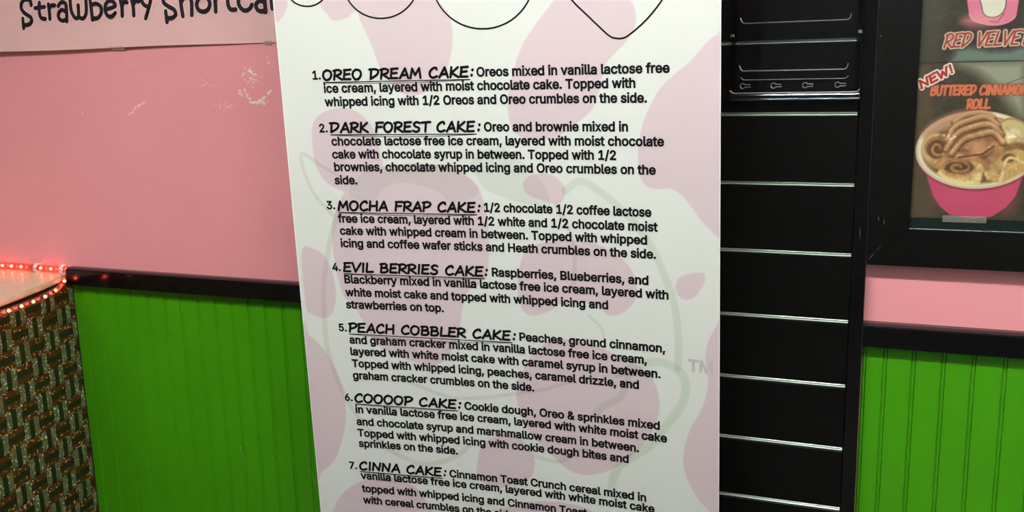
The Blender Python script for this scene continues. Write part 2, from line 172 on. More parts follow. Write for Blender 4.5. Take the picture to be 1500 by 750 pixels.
DATA = json.loads('''{"txt":[["Oreos mixed in vanilla lactose free",-0.8018,-0.3975,1.513],["ice cream, layered with moist chocolate cake. Topped with",-1.1488,-0.4654,1.4851],["whipped icing with 1/2 Oreos and Oreo crumbles on the side.",-1.1488,-0.4427,1.4561],["Oreo and brownie mixed in",-0.7919,-0.4818,1.3992],["chocolate lactose free ice cream, layered with moist chocolate",-1.1426,-0.4096,1.37],["cake with chocolate syrup in between. Topped with 1/2",-1.1437,-0.5071,1.3413],["brownies, chocolate whipped icing and Oreo crumbles on the",-1.1425,-0.4269,1.3129],["side.",-1.1436,-1.0893,1.2834],["1/2 chocolate 1/2 coffee lactose",-0.8029,-0.4369,1.2263],["free ice cream, layered with 1/2 white and 1/2 chocolate moist",-1.1437,-0.4245,1.1961],["cake with whipped cream in between. Topped with whipped",-1.1427,-0.4455,1.1678],["icing and coffee wafer sticks and Heath crumbles on the side.",-1.1439,-0.4272,1.1388],["Raspberries, Blueberries, and",-0.7926,-0.4436,1.0822],["Blackberry mixed in vanilla lactose free ice cream, layered with",-1.1439,-0.4017,1.0537],["white moist cake and topped with whipped icing and",-1.1429,-0.5311,1.0227],["strawberries on top.",-1.1447,-0.9086,0.9934],["Peaches, ground cinnamon,",-0.7364,-0.4096,0.9366],["and graham cracker mixed in vanilla lactose free ice cream,",-1.1445,-0.449,0.9074],["layered with white moist cake with caramel syrup in between.",-1.1457,-0.4198,0.8785],["Topped with whipped icing, peaches, caramel drizzle, and",-1.1438,-0.467,0.8488],["graham cracker crumbles on the side.",-1.1445,-0.7052,0.8189],["Cookie dough, Oreo & sprinkles mixed",-0.8757,-0.4222,0.76],["in vanilla lactose free ice cream, layered with white moist cake",-1.1462,-0.4075,0.7324],["and chocolate syrup and marshmallow cream in between.",-1.146,-0.469,0.7012],["Topped with whipped icing with cookie dough bites and",-1.146,-0.4924,0.6719],["sprinkles on the side.",-1.1458,-0.8977,0.6445],["Cinnamon Toast Crunch cereal mixed in",-0.9238,-0.4542,0.584],["vanilla lactose free ice cream, layered with white moist cake",-1.1482,-0.4365,0.5595],["topped with whipped icing and Cinnamon Toast",-1.1481,null,0.5248],["with cereal crumbles on the side.",-1.1479,null,0.494]],"tit":[["OREO DREAM CAKE",-1.1494,-0.8176,1.5122,-0.8079,-1.1699,-1.1549,1.5143],["DARK FOREST CAKE",-1.144,-0.8106,1.3984,-0.7994,-1.169,-1.1507,1.3994],["MOCHA FRAP CAKE",-1.1426,-0.8198,1.2239,-0.8096,-1.169,-1.1503,1.2265],["EVIL BERRIES CAKE",-1.1438,-0.8101,1.0808,-0.8011,-1.1696,-1.1514,1.0824],["PEACH COBBLER CAKE",-1.1442,-0.7544,0.9357,-0.7439,-1.17,-1.1506,0.9367],["COOOOP CAKE",-1.1465,-0.8939,0.7601,-0.8835,-1.1707,-1.1526,0.7622],["CINNA CAKE",-1.1508,-0.9415,0.5838,-0.9313,-1.1738,-1.1581,0.5849]],"pink":[[[-1.2436,1.6838],[-1.2144,1.6827],[-1.2126,1.6713],[-1.2241,1.6518],[-1.2412,1.6381]],[[-1.1375,1.6798],[-1.1238,1.6484],[-1.1102,1.6366],[-1.0813,1.6413],[-1.0586,1.6545],[-1.0502,1.6295],[-1.0362,1.5975],[-1.0271,1.5707],[-1.0182,1.5387],[-1.0111,1.5228],[-0.9739,1.4841],[-0.9515,1.4742],[-0.9226,1.4809],[-0.8921,1.499],[-0.8672,1.5296],[-0.8537,1.566],[-0.8487,1.6021],[-0.8544,1.6381],[-0.8746,1.6694],[-0.9043,1.7248],[-0.9917,1.756],[-1.0847,1.7331]],[[-1.1824,1.4154],[-1.1532,1.4434],[-1.117,1.4509],[-1.0822,1.4454],[-1.055,1.4229],[-1.04,1.3976],[-1.0313,1.3528],[-1.029,1.3242],[-1.0379,1.2953],[-1.0787,1.2676],[-1.1047,1.2643],[-1.1425,1.2734],[-1.1722,1.2981],[-1.187,1.3411]],[[-1.159,1.1888],[-1.1317,1.2517],[-1.0954,1.2951],[-1.0535,1.3166],[-0.9654,1.3288],[-0.8874,1.3247],[-0.8271,1.297],[-0.8059,1.2632],[-0.7942,1.1959],[-0.8037,1.0836],[-0.854,1.039],[-0.871,0.9743],[-0.8795,0.9414],[-0.8931,0.908],[-0.9182,0.8767],[-0.9523,0.8613],[-1.0174,0.8775],[-1.0751,0.9047],[-1.0955,0.9372],[-1.1234,0.9958],[-1.1502,1.0279],[-1.162,1.1089]],[[-1.239,1.127],[-1.2089,1.1323],[-1.1844,1.1149],[-1.1692,1.0699],[-1.1671,1.0241],[-1.1777,0.9841],[-1.1994,0.9668],[-1.2319,0.9759],[-1.2428,0.9989]],[[-1.2504,0.9586],[-1.2431,0.9233],[-1.2292,0.9119],[-1.2025,0.8762],[-1.183,0.8284],[-1.1701,0.7719],[-1.1724,0.7156],[-1.1877,0.6568],[-1.2118,0.6041],[-1.2455,0.5728],[-1.2642,0.5679],[-1.2576,0.9076]],[[-1.2689,0.3841],[-1.231,0.4627],[-1.2082,0.5054],[-1.1674,0.5416],[-1.115,0.5647],[-1.0525,0.5674],[-1.0046,0.5418],[-0.9832,0.5052],[-0.9749,0.4861],[-0.9862,0.3927],[-1.1182,0.283],[-1.2427,0.29]],[[-0.2946,1.589],[-0.3048,1.5813],[-0.324,1.5703],[-0.3579,1.5333],[-0.3874,1.5102],[-0.4184,1.4812],[-0.4386,1.4466],[-0.4548,1.4066],[-0.4631,1.3556],[-0.461,1.3142],[-0.4507,1.2922],[-0.4297,1.283],[-0.3949,1.2839],[-0.3674,1.2641],[-0.3346,1.221],[-0.3018,1.1893],[-0.2882,1.1789]],[[-0.629,1.6588],[-0.6686,1.6142],[-0.6968,1.5769],[-0.7181,1.5318],[-0.7316,1.4856],[-0.737,1.4389],[-0.7247,1.3963],[-0.6918,1.3835],[-0.637,1.3856],[-0.5864,1.4171],[-0.554,1.4471],[-0.5365,1.493],[-0.5251,1.5328],[-0.4827,1.575],[-0.4644,1.6085],[-0.4667,1.6375],[-0.4741,1.6518],[-0.5048,1.704],[-0.5872,1.7085]],[[-0.3874,1.0845],[-0.3789,1.1025],[-0.3509,1.113],[-0.3287,1.113],[-0.3313,1.0885],[-0.3508,1.0611],[-0.3733,1.0564],[-0.3846,1.0672]],[[-0.722,1.1225],[-0.6959,1.1538],[-0.6195,1.1688],[-0.5453,1.1601],[-0.4932,1.1275],[-0.4706,1.0877],[-0.4741,1.0459],[-0.5011,1.0169],[-0.531,1.0086],[-0.5605,1.0278],[-0.6209,1.0361],[-0.6649,1.0086],[-0.7027,0.9968],[-0.7272,1.011],[-0.7342,1.0605]],[[-0.7111,1.2898],[-0.6892,1.3075],[-0.6473,1.3081],[-0.6187,1.2799],[-0.6317,1.2477],[-0.6675,1.2526],[-0.7031,1.2665]],[[-0.2867,1.0244],[-0.3037,1.0039],[-0.3211,0.9676],[-0.3265,0.9247],[-0.3206,0.8757],[-0.3332,0.8191],[-0.3592,0.7659],[-0.3725,0.707],[-0.3672,0.6613],[-0.3432,0.6136],[-0.3165,0.5859],[-0.2824,0.5648]],[[-0.7495,0.8084],[-0.7385,0.8504],[-0.7074,0.9053],[-0.655,0.9436],[-0.5828,0.9436],[-0.5178,0.9213],[-0.4591,0.8939],[-0.4328,0.863],[-0.4237,0.8138],[-0.4392,0.7549],[-0.4731,0.7037],[-0.5232,0.6557],[-0.5867,0.6285],[-0.6318,0.6346],[-0.6599,0.656],[-0.7106,0.7041],[-0.7377,0.7498]],[[-0.8547,0.5956],[-0.8446,0.6593],[-0.8251,0.686],[-0.7804,0.7085],[-0.7455,0.7003],[-0.7178,0.6668],[-0.7138,0.6308],[-0.7326,0.5975],[-0.7875,0.5717],[-0.8291,0.5738]],[[-0.8256,0.4855],[-0.7816,0.5232],[-0.7225,0.5432],[-0.6404,0.5511],[-0.5765,0.5348],[-0.5625,0.454],[-0.6961,0.3782],[-0.7954,0.4174]]],"grn":[[0.016,1,[[-0.6189,1.2741],[-0.5887,1.2948],[-0.554,1.2813],[-0.4914,1.2317],[-0.4464,1.1764],[-0.4128,1.1089],[-0.3904,1.0404],[-0.3821,0.9639],[-0.3837,0.9034]]],[0.019,1,[[-0.5142,0.8774],[-0.4376,0.913],[-0.3851,0.9017],[-0.3679,0.8716],[-0.3752,0.8245],[-0.4182,0.7578],[-0.4501,0.715],[-0.5122,0.6639],[-0.5301,0.6248],[-0.5354,0.5921]]],[0.016,1,[[-0.4917,0.8734],[-0.5091,0.8259],[-0.5479,0.7993],[-0.5654,0.7796]]],[0.008,0,[[-1.1551,1.2109],[-1.1954,1.2608],[-1.2128,1.3104],[-1.2175,1.3413],[-1.2085,1.3504],[-1.1697,1.3227],[-1.1272,1.2981]]],[0.012,0,[[-1.1332,1.2362],[-1.1622,1.1729],[-1.1884,1.076],[-1.1984,1.0101],[-1.2019,0.9095],[-1.1926,0.8503],[-1.1722,0.7822],[-1.1389,0.7194],[-1.0881,0.6557],[-1.0293,0.6213],[-0.9754,0.6118],[-0.9094,0.6356],[-0.8686,0.6708]]],[0.008,0,[[-1.0055,0.8175],[-0.9077,0.7871],[-0.825,0.7937],[-0.6944,0.8216],[-0.6591,0.8347],[-0.6225,0.8478]]],[0.01,0,[[-0.6393,1.2446],[-0.6074,1.1722],[-0.6037,1.0978],[-0.6108,1.0672]]],[0.006,0,[[-0.5762,1.0054],[-0.5497,0.9797],[-0.5414,0.9496]]],[0.01,1,[[-0.7125,0.6599],[-0.653,0.6535],[-0.604,0.6864],[-0.5569,0.6842]]]],"blobs":[[[-0.8246,1.3368],[-0.777,1.3661],[-0.7323,1.3519],[-0.6746,1.2991],[-0.6528,1.2442],[-0.6996,1.2431],[-0.7523,1.2567],[-0.7944,1.2737],[-0.8116,1.2972]],[[-1.1116,1.2596],[-1.0957,1.2921],[-1.0535,1.3166],[-0.9654,1.3288],[-0.8874,1.3247],[-0.8302,1.297],[-0.8136,1.263],[-0.8771,1.2455],[-0.9069,1.2692],[-0.9845,1.2866],[-1.0336,1.271],[-1.0606,1.2368]],[[-0.7035,0.9795],[-0.6935,0.9943],[-0.6748,0.9939],[-0.6645,0.9806],[-0.6728,0.9675],[-0.6931,0.9661]]],"arcs":[[[-1.1681,1.6679],[-1.1616,1.668],[-1.1552,1.6689],[-1.1489,1.6706],[-1.1429,1.673],[-1.1372,1.676],[-1.132,1.6797],[-1.1273,1.6839],[-1.1232,1.6886],[-1.1199,1.6937],[-1.1172,1.6991],[-1.1154,1.7048],[-1.1144,1.7105],[-1.1143,1.7163],[-1.1149,1.722],[-1.1164,1.7276],[-1.1187,1.7328],[-1.1218,1.7378],[-1.1255,1.7423],[-1.1299,1.7463],[-1.1349,1.7497],[-1.1403,1.7525],[-1.1461,1.7546],[-1.1523,1.756],[-1.1586,1.7567],[-1.165,1.7566],[-1.1713,1.7558],[-1.1776,1.7542],[-1.1836,1.7519],[-1.1892,1.7489],[-1.1945,1.7453],[-1.1992,1.7412],[-1.2032,1.7365],[-1.2067,1.7314],[-1.2093,1.726],[-1.2112,1.7203],[-1.2123,1.7145],[-1.2126,1.7087],[-1.212,1.7029],[-1.2105,1.6973],[-1.2083,1.6919],[-1.2052,1.6869],[-1.2015,1.6823],[-1.1971,1.6782],[-1.1921,1.6748],[-1.1866,1.672],[-1.1807,1.6699],[-1.1745,1.6685]],[[-1.005,1.6372],[-0.9939,1.6375],[-0.9829,1.639],[-0.9722,1.6419],[-0.962,1.646],[-0.9524,1.6512],[-0.9436,1.6575],[-0.9358,1.6647],[-0.9291,1.6727],[-0.9235,1.6814],[-0.9193,1.6906],[-0.9165,1.7001],[-0.915,1.7099],[-0.915,1.7197],[-0.9164,1.7294],[-0.9191,1.7387],[-0.9232,1.7477],[-0.9286,1.7561],[-0.9351,1.7637],[-0.9428,1.7705],[-0.9513,1.7764],[-0.9607,1.7812],[-0.9706,1.7849],[-0.9811,1.7873],[-0.9919,1.7885],[-1.0028,1.7885],[-1.0136,1.7871],[-1.0242,1.7846],[-1.0344,1.7808],[-1.0439,1.7758],[-1.0528,1.7697],[-1.0607,1.7627],[-1.0676,1.7548],[-1.0733,1.7462],[-1.0778,1.7369],[-1.0809,1.7273],[-1.0826,1.7173],[-1.0828,1.7073],[-1.0816,1.6974],[-1.079,1.6877],[-1.0749,1.6785],[-1.0696,1.6699],[-1.063,1.662],[-1.0552,1.655],[-1.0465,1.6491],[-1.037,1.6442],[-1.0267,1.6406],[-1.016,1.6382]],[[-0.7828,1.6084],[-0.7683,1.6088],[-0.754,1.6109],[-0.7402,1.6147],[-0.7271,1.62],[-0.7148,1.6269],[-0.7037,1.6351],[-0.6939,1.6445],[-0.6856,1.655],[-0.6789,1.6663],[-0.6738,1.6783],[-0.6705,1.6907],[-0.6691,1.7034],[-0.6694,1.7161],[-0.6716,1.7287],[-0.6756,1.7409],[-0.6812,1.7526],[-0.6884,1.7635],[-0.6972,1.7735],[-0.7072,1.7825],[-0.7185,1.7902],[-0.7307,1.7965],[-0.7437,1.8014],[-0.7573,1.8047],[-0.7713,1.8065],[-0.7854,1.8065],[-0.7995,1.8049],[-0.8131,1.8017],[-0.8263,1.7969],[-0.8386,1.7905],[-0.8499,1.7827],[-0.8601,1.7735],[-0.8688,1.7632],[-0.876,1.7519],[-0.8816,1.7399],[-0.8853,1.7272],[-0.8872,1.7141],[-0.8872,1.7009],[-0.8853,1.6878],[-0.8815,1.6751],[-0.8759,1.6629],[-0.8686,1.6515],[-0.8596,1.6411],[-0.8492,1.6319],[-0.8375,1.624],[-0.8248,1.6176],[-0.8113,1.6129],[-0.7972,1.6098]],[[-0.6417,1.75],[-0.613,1.6906],[-0.5922,1.6572],[-0.5591,1.6246],[-0.5292,1.5961],[-0.5183,1.5866],[-0.5087,1.5817],[-0.4908,1.5804],[-0.4729,1.5896],[-0.4418,1.6147],[-0.4117,1.6489],[-0.3852,1.691],[-0.3695,1.739],[-0.3848,1.7943],[-0.4495,1.8175],[-0.4989,1.7969],[-0.5562,1.8258],[-0.6228,1.8058]]],"tm":[[-0.3621,0.9012],[-0.3109,0.907],0.0257],"straw":[[[-2.3763,1.7423],[-2.3789,1.7553],[-2.3959,1.7598],[-2.4124,1.7511],[-2.4158,1.7354],[-2.4044,1.7206],[-2.3827,1.7082],[-2.3787,1.6965],[-2.3901,1.6868],[-2.4109,1.6862]],[[-2.4125,1.705],[-2.4116,1.6769]],[[-2.3621,1.7331],[-2.3254,1.735]],[[-2.344,1.748],[-2.3467,1.7239],[-2.3419,1.7051],[-2.3251,1.7007]],[[-2.3099,1.7422],[-2.3081,1.7223],[-2.3078,1.6995]],[[-2.3086,1.7266],[-2.2999,1.7375],[-2.2863,1.7378]],[[-2.2733,1.735],[-2.2603,1.7451],[-2.2449,1.7407],[-2.2432,1.7196],[-2.245,1.6899]],[[-2.2455,1.7168],[-2.2598,1.7236],[-2.2733,1.7152],[-2.2736,1.701],[-2.2599,1.6925],[-2.2455,1.697]],[[-2.2265,1.7525],[-2.2258,1.7216],[-2.2139,1.7],[-2.2003,1.7023],[-2.1982,1.7345]],[[-2.2003,1.7023],[-2.1851,1.6961],[-2.1709,1.7109],[-2.1683,1.7498]],[[-2.1545,1.7603],[-2.1514,1.7296],[-2.1495,1.691]],[[-2.1492,1.7323],[-2.132,1.7357],[-2.1151,1.7253],[-2.1178,1.7059],[-2.1323,1.6948],[-2.1487,1.6966]],[[-2.0989,1.7176],[-2.065,1.7253],[-2.0685,1.737],[-2.0846,1.7418],[-2.0986,1.7301],[-2.0998,1.7108],[-2.0905,1.6987],[-2.0766,1.6987],[-2.0653,1.7071]],[[-2.0445,1.7427],[-2.0401,1.722],[-2.0411,1.6979]],[[-2.0397,1.7247],[-2.0335,1.7359],[-2.0204,1.7343]],[[-2.0042,1.7409],[-1.9997,1.7202],[-2.0002,1.697]],[[-1.999,1.7257],[-1.9922,1.7368],[-1.9789,1.7351]],[[-1.9701,1.7379],[-1.9618,1.7254],[-1.9495,1.7194]],[[-1.9358,1.7418],[-1.9451,1.7179],[-1.9594,1.6877]],[[-1.8721,1.7496],[-1.8899,1.7451],[-1.8935,1.7292],[-1.8793,1.7178],[-1.8598,1.7075],[-1.8554,1.6953],[-1.8657,1.6863],[-1.8849,1.6851]],[[-1.8885,1.7047],[-1.8869,1.6744]],[[-1.837,1.7559],[-1.8337,1.7104],[-1.8311,1.6889]],[[-1.8306,1.729],[-1.8219,1.7392],[-1.8052,1.7371],[-1.7991,1.7249],[-1.8013,1.6904]],[[-1.758,1.7375],[-1.7736,1.733],[-1.7819,1.7188],[-1.7778,1.704],[-1.7623,1.6981],[-1.7467,1.7027],[-1.7386,1.7169],[-1.7437,1.7316],[-1.758,1.7375]],[[-1.7215,1.7371],[-1.7204,1.7161],[-1.7211,1.6964]],[[-1.7186,1.7265],[-1.7134,1.7354],[-1.7018,1.7362]],[[-1.6782,1.7429],[-1.6794,1.7142],[-1.672,1.7003],[-1.6557,1.6996]],[[-1.6922,1.7331],[-1.6628,1.7338]],[[-1.6144,1.732],[-1.6335,1.7342],[-1.645,1.7231],[-1.6426,1.7074],[-1.6292,1.6956],[-1.6118,1.6988],[-1.6031,1.7096]],[[-1.5876,1.7282],[-1.5758,1.7353],[-1.5636,1.7296],[-1.5621,1.7116],[-1.5616,1.6884]],[[-1.562,1.7129],[-1.5757,1.7186],[-1.5899,1.7103],[-1.5864,1.6959],[-1.5728,1.6909],[-1.562,1.6949]],[[-1.5421,1.7414],[-1.5397,1.6965]],[[-1.5388,1.7182],[-1.5209,1.7327]],[[-1.5388,1.7182],[-1.5238,1.6984]]],"chips":[[-1.6214,1.5099,0.0308,0.0196,26,0.0046],[-1.6001,1.4508,0.0198,0.0056,30,0.005],[-1.7187,1.4424,0.0352,0.0112,22,0.0032],[-1.6304,1.5339,0.0176,0.0112,16,0.0052],[-1.7824,1.4995,0.055,0.028,14,0.0034],[-1.5619,1.556,0.0176,0.0168,12,0.0034],[-2.0181,1.5417,0.044,0.028,5,0.0032],[-2.2918,1.4265,0.088,0.014,2,0.0042],[-1.658,1.4791,0.0132,0.0084,10,0.005],[-2.0538,1.5733,0.0132,0.0084,3,0.0034],[-1.7028,1.5997,0.088,0.0042,8,0.0023]],"streak":[[-2.0612,1.4214],[-2.0478,1.4272],[-2.0363,1.439],[-2.0205,1.4447],[-2.0019,1.4543]],"arc":[[-1.6549,1.4883],[-1.6431,1.4697],[-1.6314,1.451],[-1.6088,1.4527],[-1.5854,1.4653],[-1.5663,1.4816]],"scr":[[[-1.7632,0.4325],[-1.7572,0.3918]],[[-1.7555,0.3833],[-1.7461,0.3516]],[[-1.6418,0.4007],[-1.6407,0.3858]],[[-1.5176,0.3876],[-1.5089,0.3483]],[[-2.1266,0.3311],[-2.1221,0.3017]],[[-1.9871,0.7867],[-1.9884,0.7759]],[[-1.916,0.5343],[-1.9082,0.5352]],[[-2.3854,0.7489],[-2.3341,0.753]]],"art":{"body":[[0.0816,1.2861],[0.0974,1.24],[0.1119,1.2186],[0.1322,1.2018],[0.1578,1.1961],[0.1901,1.1965],[0.2117,1.2001],[0.2358,1.2195],[0.2529,1.2442],[0.2636,1.2866]],"cup":[[0.134,1.6807],[0.1378,1.6407],[0.1432,1.6137],[0.1502,1.6014],[0.1669,1.594],[0.1845,1.59],[0.2041,1.5906],[0.2207,1.5973],[0.2285,1.6076],[0.2313,1.6364],[0.2333,1.6754]],"badge":[[0.1618,1.6528],[0.1648,1.6261],[0.1694,1.6126],[0.1797,1.6055],[0.1957,1.6062],[0.2071,1.6177],[0.2094,1.6374],[0.2022,1.6535]],"shadow":[[0.1327,1.6007],[0.1438,1.6043],[0.2302,1.6009],[0.236,1.5702],[0.2274,1.5372],[0.1914,1.5422],[0.1468,1.557],[0.1357,1.5736]],"teal":[[0.1138,1.517],[0.1249,1.5441],[0.1537,1.5473],[0.1854,1.5383],[0.2224,1.5386],[0.2521,1.5485],[0.2546,1.5137]],"glare":[[0.1238,1.5195],[0.2542,1.5191],[0.2627,1.4014],[0.2436,1.411],[0.2053,1.4633],[0.1631,1.4981]],"wood":[[0.0725,1.518],[0.0536,1.5073],[0.0572,1.1948],[0.1039,1.1964],[0.0849,1.437]],"lineA":[[0.2136,1.47],[0.2505,1.4856]],"lineB":[[0.0588,1.4118],[0.1387,1.4421]],"lineC":[[0.074,1.6057],[0.1203,1.6187]],"rimc":[[0.1758,1.3387],[0.0575,1.339],[0.1707,1.4189],[0.2894,1.3369],[0.1811,1.2573]],"red":[[0.1005,1.5475],[0.2535,1.5458],[0.0988,1.5749]],"butt":[[0.0808,1.4517],[0.2604,1.4497],[0.0791,1.4706]],"roll":[[0.1513,1.4239],[0.193,1.4236],[0.1502,1.442]],"new":[[0.0611,1.4653],[0.1225,1.499],[0.0536,1.4836]],"noise0":[[0.0545,1.1947]],"rollL":[[0.0996,1.3408]],"rollF":[[0.1462,1.3001]],"rollR":[[0.2349,1.3225]],"rollU":[[0.2389,1.3725]],"swirl":[[0.1168,1.3353],[0.1128,1.3594],[0.1229,1.3863],[0.1435,1.4058],[0.1709,1.4155],[0.1963,1.4126],[0.2137,1.3946],[0.2229,1.3697],[0.2208,1.346],[0.2017,1.3305],[0.1679,1.3231],[0.1357,1.3241]],"r1":[[0.118,1.3594],[0.1293,1.3863],[0.1566,1.4002],[0.1878,1.4071],[0.2104,1.3891]],"r2":[[0.1165,1.341],[0.1353,1.3722],[0.1639,1.3863],[0.1951,1.3918],[0.219,1.3724]],"r3":[[0.1275,1.3311],[0.1465,1.3582],[0.1713,1.3695],[0.2025,1.3752],[0.2226,1.3558]],"r4":[[0.1381,1.327],[0.164,1.3244],[0.1862,1.336],[0.2056,1.3487],[0.2165,1.3362],[0.2001,1.3164]],"r0":[[0.1286,1.3975],[0.1496,1.4114],[0.181,1.4154],[0.2005,1.4057]],"fr":[[0.1064,1.3123],[0.1252,1.3254],[0.1513,1.3215],[0.1849,1.3162],[0.1961,1.3009],[0.1842,1.2879],[0.1802,1.2708],[0.1519,1.2702],[0.1256,1.2754],[0.1065,1.2894]],"rr":[[0.2,1.2797],[0.1922,1.3022],[0.2057,1.3277],[0.2261,1.3419],[0.2506,1.3477],[0.276,1.3368],[0.2759,1.3049],[0.2524,1.2864],[0.2221,1.2717]],"lf":[[0.0702,1.3477],[0.0838,1.3635],[0.1069,1.3721],[0.1206,1.3594],[0.122,1.3353],[0.1154,1.3153],[0.1032,1.3008],[0.0815,1.312]],"ur":[[0.215,1.3946],[0.2318,1.4028],[0.2571,1.3945],[0.2733,1.374],[0.2701,1.3506],[0.2406,1.3476],[0.2223,1.36]],"rimglow":[[0.0756,1.3692],[0.0929,1.3891],[0.1243,1.4059],[0.1559,1.4128]]}}''')
